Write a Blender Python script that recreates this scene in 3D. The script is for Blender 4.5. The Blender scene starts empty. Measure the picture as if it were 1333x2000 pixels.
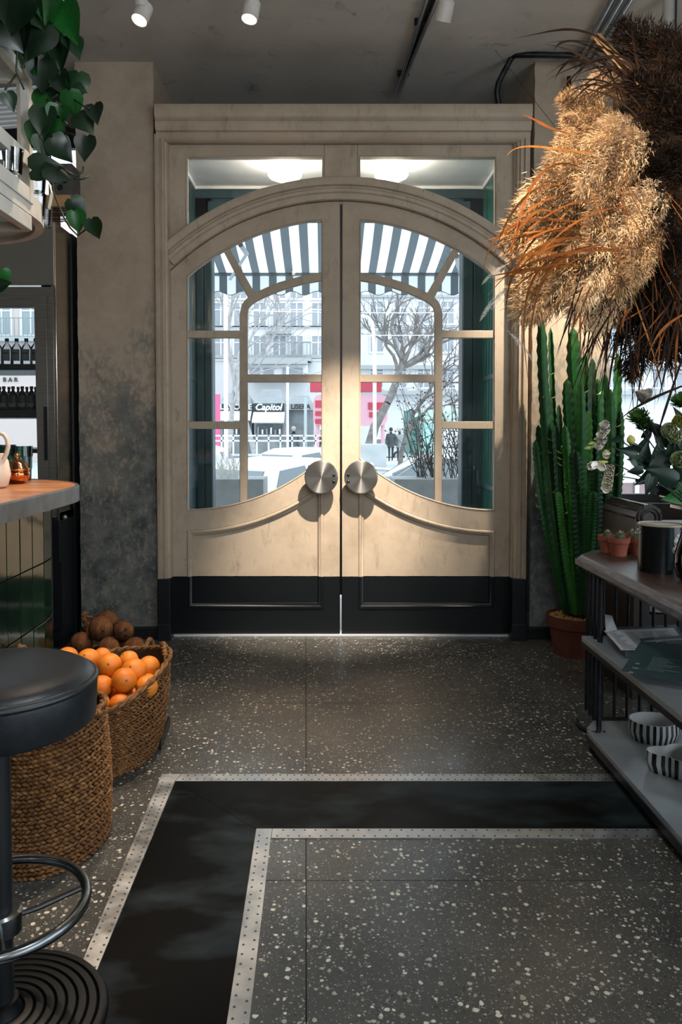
import bpy, bmesh, math, random
from mathutils import Vector, Matrix, noise
R = math.radians
C = bpy.context.scene.collection
SC = bpy.context.scene
# ------------------------------------------------------------------ camera
F, PX, PITCH, CAMZ = 1500.0, 635.0, 2.2, 1.27
PY = 840 + F * math.tan(R(PITCH))
cam = bpy.data.objects.new('camera', bpy.data.cameras.new('camera'))
C.objects.link(cam)
cam.location = (0, 0, CAMZ)
cam.rotation_euler = (R(90 - PITCH), 0, 0)
cam.data.sensor_fit = 'VERTICAL'
cam.data.sensor_height = 36
cam.data.lens = F / 2000 * 36
cam.data.shift_x = (666.5 - PX) / 2000
cam.data.shift_y = (PY - 1000) / 2000
cam.data.clip_end = 400
SC.camera = cam
# ------------------------------------------------------------------ sky and exposure
W = bpy.data.worlds.new('overcast')
SC.world = W
W.use_nodes = True
_n = W.node_tree
_bg = _n.nodes['Background']
_bg.inputs[0].default_value = (0.80, 0.90, 1.0, 1)
_bg.inputs[1].default_value = 3.4
SC.view_settings.view_transform = 'Standard'
SC.view_settings.look = 'None'
SC.view_settings.exposure = 0.0
SC.view_settings.gamma = 1.0
SC.view_settings.use_curve_mapping = False
# portals: they only steer daylight sampling to the window openings
def portal(loc, rot, sx, sy):
    l = bpy.data.lights.new('daylight_portal', 'AREA')
    l.shape = 'RECTANGLE'; l.size = sx; l.size_y = sy
    l.cycles.is_portal = True
    o = bpy.data.objects.new('daylight_portal', l); C.objects.link(o)
    o.location = loc; o.rotation_euler = rot
portal((0.08, 5.80, 1.3), (R(-90), 0, 0), 2.1, 2.9)
portal((2.95, 5.0, 1.9), (R(-90), 0, 0), 2.4, 2.4)
portal((-2.5, 5.0, 1.9), (R(-90), 0, 0), 2.1, 2.7)
portal((2.95, -0.3, 1.7), (R(90), 0, R(90)), 5.4, 2.5)
# unseen fill lights, added to lift the ceiling and the room
for _y, _e in ((1.4, 30), (-0.8, 40), (-2.3, 60)):
    _l = bpy.data.lights.new('fill_light', 'POINT'); _l.energy = _e; _l.shadow_soft_size = 0.15; _l.color = (0.95, 0.97, 1.0)
    _o = bpy.data.objects.new('fill_light', _l); C.objects.link(_o); _o.location = (0.2, _y, 2.4)
# ------------------------------------------------------------------ geometry helpers
def ray(px, py):
    a = (px - PX) / F; b = -(py - PY) / F
    c, s = math.cos(R(PITCH)), math.sin(R(PITCH))
    return Vector((a, c + b * s, -s + b * c))
def P(px, py, Y):
    d = ray(px, py); t = Y / d.y
    return Vector((d.x * t, Y, CAMZ + d.z * t))
def G(px, py, z=0.0):
    d = ray(px, py); t = (z - CAMZ) / d.z
    return Vector((d.x * t, d.y * t, z))
BASE = {}
def link(o): C.objects.link(o); return o
def props(o, label=None, cat=None, group=None, kind=None):
    if label: o['label'] = label
    if cat: o['category'] = cat
    if group: o['group'] = group
    if kind: o['kind'] = kind
    return o
def thing(name, loc, label=None, cat=None, group=None, kind=None, rz=0):
    o = link(bpy.data.objects.new(name, None))
    o.empty_display_size = 0.05
    o.location = loc; o.rotation_euler = (0, 0, rz)
    BASE[o.name] = Vector(loc)
    return props(o, label, cat, group, kind)
def base_of(p):
    return BASE.get(p.name, Vector((0, 0, 0)))
def put(name, me, parent=None, label=None, cat=None, group=None, kind=None, smooth=None):
    """link a mesh given in world coordinates as one object, with its origin at its thing's base"""
    if parent is not None: b = base_of(parent)
    else:
        xs = [v.co for v in me.vertices]
        lo = Vector([min(v[i] for v in xs) for i in range(3)]); hi = Vector([max(v[i] for v in xs) for i in range(3)])
        b = Vector(((lo.x + hi.x) / 2, (lo.y + hi.y) / 2, lo.z)) if kind != 'structure' else Vector((0, 0, 0))
    me.transform(Matrix.Translation(-b))
    if smooth is not None:
        for p in me.polygons: p.use_smooth = smooth
    me.name = name
    o = link(bpy.data.objects.new(name, me))
    if parent is not None: o.parent = parent
    else: o.location = b
    BASE[o.name] = b
    return props(o, label, cat, group, kind)
def kids(o): return [c for c in bpy.data.objects if c.parent == o]
KID = {}
def copy_tree(o, parent=None):
    c = o.copy(); link(c)
    BASE[c.name] = BASE.get(o.name, Vector((0, 0, 0)))
    if parent is not None: c.parent = parent
    for k in list(o.children): copy_tree(k, c)
    return c
def basis(d):
    d = Vector(d).normalized()
    u = Vector((0, 0, 1)) if abs(d.z) < 0.9 else Vector((1, 0, 0))
    a = d.cross(u).normalized()
    return a, d.cross(a).normalized(), d
class MB:
    def __init__(s): s.v = []; s.f = []; s.m = []
    def add(s, vs, fs, mi=0):
        n = len(s.v); s.v += [tuple(v) for v in vs]
        s.f += [tuple(i + n for i in f) for f in fs]; s.m += [mi] * len(fs); return s
    def box(s, x0, x1, y0, y1, z0, z1, mi=0):
        return s.add([(x0,y0,z0),(x1,y0,z0),(x1,y1,z0),(x0,y1,z0),(x0,y0,z1),(x1,y0,z1),(x1,y1,z1),(x0,y1,z1)],
                     [(0,3,2,1),(4,5,6,7),(0,1,5,4),(1,2,6,5),(2,3,7,6),(3,0,4,7)], mi)
    def bar(s, p0, p1, w, h, mi=0, up=(0, 0, 1)):
        p0, p1 = Vector(p0), Vector(p1); d = (p1 - p0).normalized()
        u = Vector(up); a = d.cross(u)
        if a.length < 1e-4: a = d.cross(Vector((1, 0, 0)))
        a.normalize(); b = a.cross(d).normalized()
        q = []
        for p in (p0, p1):
            for i, j in ((-1,-1),(1,-1),(1,1),(-1,1)): q.append(p + a * w/2 * i + b * h/2 * j)
        return s.add(q, [(0,1,2,3),(7,6,5,4),(0,4,5,1),(1,5,6,2),(2,6,7,3),(3,7,4,0)], mi)
    def tube(s, pts, r, n=8, mi=0, cap=True, closed=False):
        pts = [Vector(p) for p in pts]; m = len(pts); vs = []; fs = []
        a = None
        for i, p in enumerate(pts):
            if closed: d = pts[(i + 1) % m] - pts[i - 1]
            else: d = pts[min(i + 1, m - 1)] - pts[max(i - 1, 0)]
            d.normalize()
            if a is None: a, b, _ = basis(d)
            else:
                a = (a - d * a.dot(d)); a.normalize(); b = d.cross(a)
            rr = r[i] if isinstance(r, (list, tuple)) else r
            for k in range(n):
                t = 2 * math.pi * k / n
                vs.append(p + a * rr * math.cos(t) + b * rr * math.sin(t))
        for i in range(m if closed else m - 1):
            j = (i + 1) % m
            for k in range(n):
                l = (k + 1) % n
                fs.append((i*n+k, i*n+l, j*n+l, j*n+k))
        if cap and not closed:
            fs.append(tuple(range(n - 1, -1, -1))); fs.append(tuple((m-1)*n + k for k in range(n)))
        return s.add(vs, fs, mi)
    def cyl(s, p0, p1, r, n=16, mi=0): return s.tube([p0, p1], r, n, mi)
    def lathe(s, prof, c, n=32, mi=0, sx=1, sy=1, axis=None, ang=None):
        """prof = [(r, z)]; closed around z (or around the axis vector)"""
        c = Vector(c); vs = []; fs = []
        if axis is None: A, B, D = Vector((1,0,0)), Vector((0,1,0)), Vector((0,0,1))
        else: A, B, D = basis(axis)
        m = len(prof)
        for r, z in prof:
            for k in range(n):
                t = 2 * math.pi * k / n
                vs.append(c + A * r * sx * math.cos(t) + B * r * sy * math.sin(t) + D * z)
        for i in range(m - 1):
            for k in range(n):
                l = (k + 1) % n
                fs.append((i*n+k, i*n+l, (i+1)*n+l, (i+1)*n+k))
        if prof[0][0] > 1e-6: fs.append(tuple(range(n - 1, -1, -1)))
        if prof[-1][0] > 1e-6: fs.append(tuple((m-1)*n + k for k in range(n)))
        return s.add(vs, fs, mi)
    def ball(s, c, rx, ry=None, rz=None, n=12, mi=0):
        ry = rx if ry is None else ry; rz = rx if rz is None else rz
        c = Vector(c); vs = [c + Vector((0, 0, -rz))]; fs = []; m = max(4, n // 2)
        for i in range(1, m):
            t = math.pi * i / m - math.pi / 2
            for k in range(n):
                a = 2 * math.pi * k / n
                vs.append(c + Vector((rx*math.cos(t)*math.cos(a), ry*math.cos(t)*math.sin(a), rz*math.sin(t))))
        vs.append(c + Vector((0, 0, rz)))
        for k in range(n): fs.append((0, 1 + (k+1) % n, 1 + k))
        for i in range(m - 2):
            for k in range(n):
                l = (k + 1) % n; o = 1 + i*n
                fs.append((o+k, o+l, o+n+l, o+n+k))
        o = 1 + (m - 2)*n; t = len(vs) - 1
        for k in range(n): fs.append((o+k, o+(k+1) % n, t))
        return s.add(vs, fs, mi)
    def prism(s, poly, d, mi=0):
        """convex or simple polygon (3d points) pushed along vector d"""
        d = Vector(d); n = len(poly); vs = [Vector(p) for p in poly]; vs += [v + d for v in vs]
        fs = [tuple(range(n)), tuple(range(2*n - 1, n - 1, -1))] + [(i, i+n, (i+1) % n + n, (i+1) % n) for i in range(n)]
        return s.add(vs, fs, mi)
    def ribbon(s, pts, w, side, mi=0):
        vs = []; fs = []
        for i, p in enumerate(pts):
            ww = w[i] if isinstance(w, (list, tuple)) else w
            sd = Vector(side[i] if isinstance(side, list) else side)
            vs += [Vector(p) - sd * ww/2, Vector(p) + sd * ww/2]
        for i in range(len(pts) - 1): fs.append((2*i, 2*i+1, 2*i+3, 2*i+2))
        return s.add(vs, fs, mi)
    def mesh(s, mats, fix=True):
        me = bpy.data.meshes.new('m')
        me.from_pydata(s.v, [], s.f)
        for m in (mats if isinstance(mats, (list, tuple)) else [mats]): me.materials.append(m)
        for p, i in zip(me.polygons, s.m): p.material_index = i
        if fix and len(s.f) < 60000:
            bm = bmesh.new(); bm.from_mesh(me); bmesh.ops.recalc_face_normals(bm, faces=bm.faces); bm.to_mesh(me); bm.free()
        me.update(); return me
    def build(s, name, mats, parent=None, smooth=False, bevel=0, **k):
        me = s.mesh(mats)
        if bevel:
            bm = bmesh.new(); bm.from_mesh(me)
            es = [e for e in bm.edges if len(e.link_faces) == 2 and e.calc_face_angle(0) > 0.5]
            bmesh.ops.bevel(bm, geom=es, offset=bevel, segments=2, affect='EDGES', profile=0.6, clamp_overlap=True)
            bm.to_mesh(me); bm.free()
        o = put(name, me, parent, **k)
        if smooth:
            for p in me.polygons: p.use_smooth = True
            if smooth != 'all': me.set_sharp_from_angle(angle=R(40))
        return o
def fillet(poly, r, n=4):
    out = []; m = len(poly)
    for i in range(m):
        a, b, c = Vector(poly[i-1]), Vector(poly[i]), Vector(poly[(i+1) % m])
        u, v = (a - b), (c - b)
        if u.length < 1e-6 or v.length < 1e-6: continue
        t = u.angle(v)
        if t > R(150) or r <= 0: out.append(tuple(b)); continue
        l = min(r / math.tan(t/2), u.length*0.45, v.length*0.45)
        p, q = b + u.normalized()*l, b + v.normalized()*l
        for k in range(n + 1):
            s = k / n
            out.append(tuple((p*(1-s)**2 + b*2*s*(1-s) + q*s*s)))
    return out
def plate_mesh(outer, holes, yf, th, mats, bevel=0.003):
    """a plate in the XZ plane with its front at Y=yf (facing the camera) and thickness th"""
    cu = bpy.data.curves.new('c', 'CURVE'); cu.dimensions = '2D'; cu.fill_mode = 'BOTH'
    cu.extrude = max(th/2 - bevel, 0.0004); cu.bevel_depth = bevel; cu.bevel_resolution = 1; cu.offset = -bevel
    for poly in [outer] + list(holes):
        sp = cu.splines.new('POLY'); sp.points.add(len(poly) - 1)
        for p, q in zip(sp.points, poly): p.co = (q[0], q[1], 0, 1)
        sp.use_cyclic_u = True
    ob = bpy.data.objects.new('c', cu)
    me = bpy.data.meshes.new_from_object(ob)
    bpy.data.objects.remove(ob); bpy.data.curves.remove(cu)
    for v in me.vertices:
        x, y, z = v.co; v.co = (x, yf + th/2 - z, y)
    me.materials.clear()
    for m in (mats if isinstance(mats, (list, tuple)) else [mats]): me.materials.append(m)
    bm = bmesh.new(); bm.from_mesh(me); bmesh.ops.remove_doubles(bm, verts=bm.verts, dist=1e-5)
    bmesh.ops.recalc_face_normals(bm, faces=bm.faces); bm.to_mesh(me); bm.free()
    me.update(); return me
def plate(name, outer, holes, yf, th, mats, parent=None, bevel=0.003, **k):
    return put(name, plate_mesh(outer, holes, yf, th, mats, bevel), parent, **k)
def sweep(path, prof, yf, closed=False, flip=1):
    """sweep a profile [(u,v)] along a path in XZ; u goes to the left of travel, v towards the camera from Y=yf"""
    mb = MB(); pts = [Vector(p).to_2d() if len(p) > 2 else Vector(p) for p in path]; m = len(pts); k = len(prof); vs = []
    for i in range(m):
        if closed: a, b = pts[i] - pts[i-1], pts[(i+1) % m] - pts[i]
        else:
            a = pts[i] - pts[i-1] if i else pts[1] - pts[0]
            b = pts[i+1] - pts[i] if i < m - 1 else a
        a = a.normalized(); b = b.normalized()
        na, nb = Vector((-a.y, a.x)), Vector((-b.y, b.x)); nn = (na + nb)
        nn = nn / max(nn.length_squared / 2, 0.3)
        for u, v in prof:
            q = pts[i] + nn * u * flip; vs.append((q.x, yf - v, q.y))
    fs = []
    for i in range(m if closed else m - 1):
        j = (i + 1) % m
        for q in range(k - 1): fs.append((i*k+q, i*k+q+1, j*k+q+1, j*k+q))
    if not closed:
        fs.append(tuple(range(k))); fs.append(tuple((m-1)*k + q for q in range(k-1, -1, -1)))
    mb.add(vs, fs); return mb
# ------------------------------------------------------------------ materials
def lin(h):
    if isinstance(h, (tuple, list)): return tuple(h)[:3]
    h = h.lstrip('#'); c = [int(h[i:i+2], 16) / 255 for i in (0, 2, 4)]
    return tuple(x/12.92 if x <= 0.04045 else ((x + 0.055)/1.055)**2.4 for x in c)
class NT:
    def __init__(s, name):
        s.mat = bpy.data.materials.new(name); s.mat.use_nodes = True
        s.t = s.mat.node_tree; s.b = s.t.nodes['Principled BSDF']; s.out = s.t.nodes['Material Output']
    def n(s, kind, **kw):
        d = s.t.nodes.new('ShaderNode' + kind)
        for k, v in kw.items():
            if k.startswith('i_'):
                key = k[2:]; d.inputs[int(key) if key.isdigit() else key].default_value = v
            else: setattr(d, k, v)
        return d
    def l(s, a, b): s.t.links.new(a, b)
    def coord(s, which='Object'): return s.n('TexCoord').outputs[which]
    def noise(s, scale, detail=4, rough=0.55, vec=None, stretch=None, dist=0.0):
        d = s.n('TexNoise', i_Scale=scale, i_Detail=detail, i_Roughness=rough, i_Distortion=dist)
        v = vec or s.coord()
        if stretch:
            mp = s.n('Mapping'); mp.inputs['Scale'].default_value = stretch; s.l(v, mp.inputs[0]); v = mp.outputs[0]
        s.l(v, d.inputs['Vector']); return d.outputs['Fac']
    def ramp(s, fac, stops):
        d = s.n('ValToRGB'); e = d.color_ramp.elements
        while len(e) < len(stops): e.new(0.5)
        for q, (p, c) in zip(e, stops): q.position = p; q.color = (*lin(c), 1)
        s.l(fac, d.inputs[0]); return d.outputs[0]
    def mix(s, fac, a, b, mode='MIX'):
        d = s.n('Mix', data_type='RGBA', blend_type=mode)
        for q, v in ((0, fac), (6, a), (7, b)):
            if isinstance(v, (int, float)): d.inputs[q].default_value = v
            elif isinstance(v, (str, tuple)): d.inputs[q].default_value = (*lin(v), 1)
            else: s.l(v, d.inputs[q])
        return d.outputs[2]
    def math(s, op, a, b=None, c=None):
        d = s.n('Math', operation=op)
        for q, v in enumerate((a, b, c)):
            if v is None: continue
            if isinstance(v, (int, float)): d.inputs[q].default_value = v
            else: s.l(v, d.inputs[q])
        return d.outputs[0]
    def map(s, v, a, b, c=0.0, d=1.0):
        q = s.n('MapRange', i_1=a, i_2=b, i_3=c, i_4=d); s.l(v, q.inputs[0]); return q.outputs[0]
    def sep(s, v):
        d = s.n('SeparateXYZ'); s.l(v, d.inputs[0]); return d.outputs
    def bump(s, h, strength=0.3, dist=0.01):
        d = s.n('Bump', i_Strength=strength, i_Distance=dist); s.l(h, d.inputs['Height']); s.l(d.outputs[0], s.b.inputs['Normal'])
    def set(s, col=None, rough=None, metal=None, spec=None, **kw):
        for key, v in (('Base Color', col), ('Roughness', rough), ('Metallic', metal), ('Specular IOR Level', spec)):
            if v is None: continue
            if isinstance(v, (str, tuple)): s.b.inputs[key].default_value = (*lin(v), 1)
            elif isinstance(v, (int, float)): s.b.inputs[key].default_value = v
            else: s.l(v, s.b.inputs[key])
        for k, v in kw.items(): s.b.inputs[k.replace('_', ' ')].default_value = v
        return s.mat
MATS = {}
def mat(name, c1, c2=None, scale=8, rough=0.6, metal=0.0, bump=0.0, stretch=None, detail=4, spec=0.5, lo=0.35, hi=0.65, bscale=None, rr=None, **kw):
    if name in MATS: return MATS[name]
    s = NT(name)
    if c2 is None and not bump: s.set(c1, rough, metal, spec, **kw)
    else:
        f = s.noise(scale, detail, stretch=stretch)
        col = s.ramp(f, [(lo, c1), (hi, c2 or c1)])
        s.set(col, rough, metal, spec, **kw)
        if rr: s.l(s.map(f, 0.3, 0.7, rr[0], rr[1]), s.b.inputs['Roughness'])
        if bump: s.bump(s.noise(bscale or scale*3, 4, stretch=stretch) if bscale else f, bump, 0.01)
    MATS[name] = s.mat; return s.mat
def glass(name, tint=(1, 1, 1), refl=1.0, rough=0.0):
    s = NT(name); s.t.nodes.remove(s.b)
    tr = s.n('BsdfTransparent'); tr.inputs[0].default_value = (*tint, 1)
    gl = s.n('BsdfGlossy'); gl.inputs['Roughness'].default_value = rough
    fr = s.n('Fresnel', i_IOR=1.45); mx = s.n('MixShader')
    s.l(s.math('MULTIPLY', fr.outputs[0], refl), mx.inputs[0]); s.l(tr.outputs[0], mx.inputs[1]); s.l(gl.outputs[0], mx.inputs[2])
    s.l(mx.outputs[0], s.out.inputs[0]); return s.mat
def emit(name, col, k):
    s = NT(name); s.set('#ffffff', 0.4)
    s.b.inputs['Emission Color'].default_value = (*lin(col), 1); s.b.inputs['Emission Strength'].default_value = k
    return s.mat
def spot(loc, target, power, angle, col, size=0.03, blend=0.5):
    l = bpy.data.lights.new('spot', 'SPOT'); l.energy = power; l.spot_size = R(angle); l.spot_blend = blend
    l.color = col; l.shadow_soft_size = size
    o = link(bpy.data.objects.new('spot', l)); o.location = loc
    o.rotation_euler = (Vector(target) - Vector(loc)).to_track_quat('-Z', 'Y').to_euler(); return o
rnd = random.Random(7)
# ================================================================== materials of the shell
CEIL = 3.456
def m_terrazzo():
    s = NT('terrazzo'); g = s.n('NewGeometry').outputs['Position']
    def vor(sc, rnds=1.0):
        d = s.n('TexVoronoi', i_Scale=sc, i_Randomness=rnds); s.l(g, d.inputs['Vector']); return d
    wn = s.n('TexNoise', i_Scale=40, i_Detail=2); s.l(g, wn.inputs['Vector'])
    wob = s.n('Vector' + 'Math', operation='MULTIPLY_ADD'); s.l(wn.outputs['Color'], wob.inputs[0])
    wob.inputs[1].default_value = (0.012, 0.012, 0); s.l(g, wob.inputs[2])
    def chips(sc, keep, size, hard=0.06):
        d = s.n('TexVoronoi', i_Scale=sc); s.l(wob.outputs[0], d.inputs['Vector'])
        c = s.n('SeparateColor'); s.l(d.outputs['Color'], c.inputs[0])
        k = s.math('GREATER_THAN', c.outputs[0], keep)
        sz = s.map(c.outputs[1], 0, 1, size*0.45, size)
        e = s.math('SUBTRACT', sz, d.outputs['Distance'])
        m = s.map(e, 0, hard, 0, 1)
        return s.math('MULTIPLY', k, m), c.outputs[2]
    patch = s.noise(1.3, 3, vec=g)
    base = s.ramp(s.noise(3.0, 6, vec=g), [(0.3, '#3b3c3a'), (0.7, '#55544f')])
    f, fc = chips(190, 0.2, 0.44)
    col = s.mix(s.math('MULTIPLY', f, 0.75), base, s.ramp(fc, [(0.0, '#262726'), (0.45, '#5e5c57'), (1.0, '#a29d92')]))
    f, fc = chips(95, 0.35, 0.42)
    col = s.mix(s.math('MULTIPLY', f, 0.9), col, s.ramp(fc, [(0.0, '#2c2c2a'), (0.35, '#66645d'), (1.0, '#aaa498')]))
    thr = s.map(patch, 0.35, 0.7, 0.90, 0.42)
    d = s.n('TexVoronoi', i_Scale=62); s.l(wob.outputs[0], d.inputs['Vector'])
    c = s.n('SeparateColor'); s.l(d.outputs['Color'], c.inputs[0])
    k = s.math('MULTIPLY', s.math('GREATER_THAN', c.outputs[0], thr), s.map(s.math('SUBTRACT', s.map(c.outputs[1], 0, 1, 0.22, 0.45), d.outputs['Distance']), 0, 0.05))
    col = s.mix(k, col, s.ramp(c.outputs[2], [(0, '#a39c8c'), (1, '#d8d0be')]))
    pit = s.math('GREATER_THAN', s.noise(9, 8, 0.75, vec=g), 0.69)
    col = s.mix(s.math('MULTIPLY', pit, 0.7), col, '#141414')
    worn = s.noise(2.2, 5, vec=g)
    s.set(col, s.map(worn, 0.3, 0.7, 0.22, 0.42), spec=0.4)
    s.bump(s.noise(60, 3, vec=g), 0.05, 0.004); return s.mat
TERR = m_terrazzo()
def m_plaster(name, top, mid, low, z0, z1, dark):
    """mineral plaster, worn and stained towards the foot of the pier"""
    s = NT(name); g = s.n('NewGeometry').outputs['Position']; z = s.sep(g)[2]
    n1 = s.noise(2.6, 6, 0.6, vec=g); n2 = s.noise(9, 8, 0.7, vec=g); n3 = s.noise(38, 6, 0.7, vec=g, stretch=(1, 1, 0.6))
    hgt = s.math('ADD', z, s.math('ADD', s.map(n1, 0.2, 0.8, -0.75, 0.75), s.map(n2, 0.2, 0.8, -0.35, 0.35)))
    stain = s.map(hgt, z1, z0, 0, 1)
    speck = s.map(n3, 0.42, 0.58, 0, 1)
    stain2 = s.math('MULTIPLY', stain, s.map(s.math('ADD', speck, stain), 0.45, 1.25, 0, 1))
    light = s.mix(s.map(n2, 0.3, 0.7), top, mid)
    lowc = s.mix(s.map(n2, 0.35, 0.65), low, dark)
    col = s.mix(stain2, light, lowc)
    s.set(col, 0.85, spec=0.2)
    s.bump(s.mix(0.5, n2, n3), 0.25, 0.006); return s.mat
PIER_L = m_plaster('pier_plaster', '#b3a390', '#a2927f', '#7d7c74', 1.15, 1.95, '#454b4b')
PIER_R = m_plaster('pier_plaster_right', '#b8a995', '#a69681', '#7e8484', 1.1, 1.9, '#4b5457')
def m_ceiling():
    s = NT('ceiling_plaster'); g = s.n('NewGeometry').outputs['Position']
    a = s.noise(1.6, 6, 0.6, vec=g); b = s.noise(6, 8, 0.72, vec=g, dist=0.6)
    col = s.ramp(a, [(0.3, '#aaa7a0'), (0.55, '#bcb8b0'), (0.75, '#adaeab')])
    col = s.mix(s.map(b, 0.58, 0.72, 0, 0.55), col, '#4f5455')
    s.set(col, 0.9, spec=0.15); s.bump(s.noise(14, 8, 0.7, vec=g), 0.3, 0.01); return s.mat
CEILM = m_ceiling()
def m_paint(zsplit):
    """worn cream paint above, near-black paint below the split height"""
    s = NT('door_paint'); g = s.n('NewGeometry').outputs['Position']; z = s.sep(g)[2]
    n1 = s.noise(3.5, 6, 0.65, vec=g); n2 = s.noise(11, 8, 0.72, vec=g, stretch=(1.6, 1, 0.5))
    col = s.ramp(n1, [(0.3, '#a3937f'), (0.55, '#b7a792'), (0.8, '#ab9c89')])
    col = s.mix(s.map(n2, 0.56, 0.74, 0, 0.6), col, '#75675a')
    col = s.mix(s.map(s.noise(26, 6, 0.7, vec=g, stretch=(1, 1, 0.25)), 0.66, 0.72, 0, 0.5), col, '#6f5f50')
    dark = s.math('LESS_THAN', z, s.math('ADD', zsplit, s.map(s.noise(20, 2, vec=g), 0, 1, -0.002, 0.002)))
    col = s.mix(dark, col, '#0d1114')
    s.set(col, s.map(dark, 0, 1, 0.5, 0.38), spec=0.35); s.bump(n2, 0.06, 0.004); return s.mat
PAINT = m_paint(P(666, 1126, 4.7).z)
BLACK = mat('black_paint', '#0c0f12', '#11161a', 12, 0.45, bump=0.03)
TEAL = mat('teal_paint', '#22373d', '#2a444b', 6, 0.4, bump=0.05, stretch=(4, 4, 0.4))
TEALG = mat('green_glazed_board', '#17483f', '#1f584e', 6, 0.22)
STEEL = mat('brushed_steel', '#b0a99d', '#bab3a8', 2, 0.2, 1.0, bump=0.05, rr=(0.16, 0.24))
STEELD = mat('dark_steel', '#3c3d3d', '#4a4b4b', 14, 0.35, 1.0)
IRON = mat('black_iron', '#1a1c1e', '#2a2d30', 30, 0.42, 0.6, bump=0.05)
ALU = mat('worn_aluminium', '#a9abab', '#c6c8c8', 12, 0.42, 0.9, rr=(0.32, 0.55), bump=0.05)
GLASS = glass('window_glass', (0.965, 0.985, 0.98))
RUBBER = mat('black_rubber', '#020303', '#2a3336', 1.9, 0.35, stretch=(1, 2, 1), detail=9, spec=0.08, lo=0.47, hi=0.62, rr=(0.4, 0.6), bump=0.04, bscale=50)  # greyer patches put a sheen into the rubber colour
WHITEP = mat('white_plaster', '#d9dadb', '#e6e7e8', 5, 0.7)
# ================================================================== floor, border
fl = MB().box(-3.3, 2.7, -3.2, 5.75, -0.12, -0.006).build('floor', mat('grout', '#1c1c1b'), kind='structure')
BASE[fl.name] = Vector((0, 0, 0))
def jx(i, Y): return [-3.3, -1.52 - 0.012*Y, -0.025*Y, 1.336, 2.7][i]
rows = [-3.2, -0.72, 0.70, 2.12, 3.53, 4.90, 5.75]
for j in range(len(rows) - 1):
    for i in range(4):
        g = 0.0016; y0, y1 = rows[j] + g, rows[j+1] - g
        q = [(jx(i, y0) + g, y0), (jx(i+1, y0) - g, y0), (jx(i+1, y1) - g, y1), (jx(i, y1) + g, y1)]
        MB().prism([(x, y, -0.006) for x, y in q], (0, 0, 0.006)).build('floor_slab', TERR, fl)
def lerp(a, b, t): return a + (b - a) * t
def ext(p, q, Y):  # point at depth Y on the floor line p-q
    t = (Y - p.y) / (q.y - p.y); return p.lerp(q, t)
YN = 0.9; XR = 2.6
oL0, oL1 = G(316, 1514), G(150, 1905)
iL0, iL1 = G(343, 1527), G(180, 1922)
a0, a1 = G(501, 1621), G(443, 2000)
b0, b1 = G(530, 1639), G(488, 2000)
yO, yOi, yI, yIi = G(800, 1513.5).y, G(800, 1527).y, G(800, 1620.5).y, G(800, 1638.5).y
def at_y(p, q, y): return ext(p, q, y)
border = thing('floor_border', (0.4, yO, 0), 'black rubber floor border edged with riveted metal strips set into terrazzo', 'floor border')
def slab(name, pts, h, m, par, z0=0.0, bevel=0):
    return MB().prism([(p[0], p[1], z0) for p in pts], (0, 0, h)).build(name, m, par, bevel=bevel)
L0 = lambda y: at_y(oL0, oL1, y); L1 = lambda y: at_y(iL0, iL1, y)
M0 = lambda y: at_y(a0, a1, y); M1 = lambda y: at_y(b0, b1, y)
slab('rubber_strip', [L1(yOi), (XR, yOi, 0), (XR, yI, 0), M0(yI)], 0.0022, RUBBER, border)
slab('rubber_strip', [L1(YN), L1(yOi) + Vector((0, -0.002, 0)), M0(yI) + Vector((-0.002, 0, 0)), M0(YN)], 0.0022, RUBBER, border)
def metal(name, quad):
    o = slab(name, quad, 0.004, ALU, border, bevel=0.0008); return o
def rivets(par, A, B, wA, inset=0.011, step=0.026):
    """two rows of rivets along the strip whose centre line runs A->B"""
    A, B = Vector((A[0], A[1], 0)), Vector((B[0], B[1], 0)); d = (B - A); L = d.length; d.normalize(); n = Vector((-d.y, d.x, 0))
    mb = MB()
    for k in range(int(L / step)):
        for sd in (-1, 1):
            c = A + d * (step * (k + 0.5 + 0.25*sd)) + n * sd * (wA/2 - inset) + Vector((0, 0, 0.004))
            mb.lathe([(0.0036, 0), (0.0028, 0.0012), (0, 0.0016)], c, 6)
    o = mb.build('rivets', mat('rivet_steel', '#55585a', rough=0.4, metal=0.8), par, kind='stuff'); return o
s1 = metal('metal_strip', [L0(yO) + Vector((0.075, 0, 0)), (XR, yO, 0), (XR, yOi, 0), L1(yOi)])
rivets(s1, (L0(yO).x + 0.08, (yO + yOi)/2), (XR, (yO + yOi)/2), yO - yOi)
s2 = metal('metal_strip', [L0(YN), L0(yO), L0(yO) + Vector((0.073, 0, 0)), L1(yOi) + Vector((-0.002, 0, 0)), L1(YN)])
rivets(s2, (L0(YN) + L1(YN))/2, (L0(yOi) + L1(yOi))/2, (L1(yOi) - L0(yOi)).length, 0.016)
s3 = metal('metal_strip', [M1(yI) + Vector((0.001, 0, 0)), (XR, yI, 0), (XR, yIi, 0), M1(yIi)])
rivets(s3, (M1(yI).x + 0.01, (yI + yIi)/2), (XR, (yI + yIi)/2), yI - yIi, 0.010, 0.034)
s4 = metal('metal_strip', [M0(YN), M0(yI), M1(yI), M1(yIi) + Vector((-0.001, 0, 0)), M1(YN)])
rivets(s4, (M0(YN) + M1(YN))/2, (M0(yI) + M1(yI))/2, (M1(1.9) - M0(1.9)).length, 0.012, 0.034)
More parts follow.
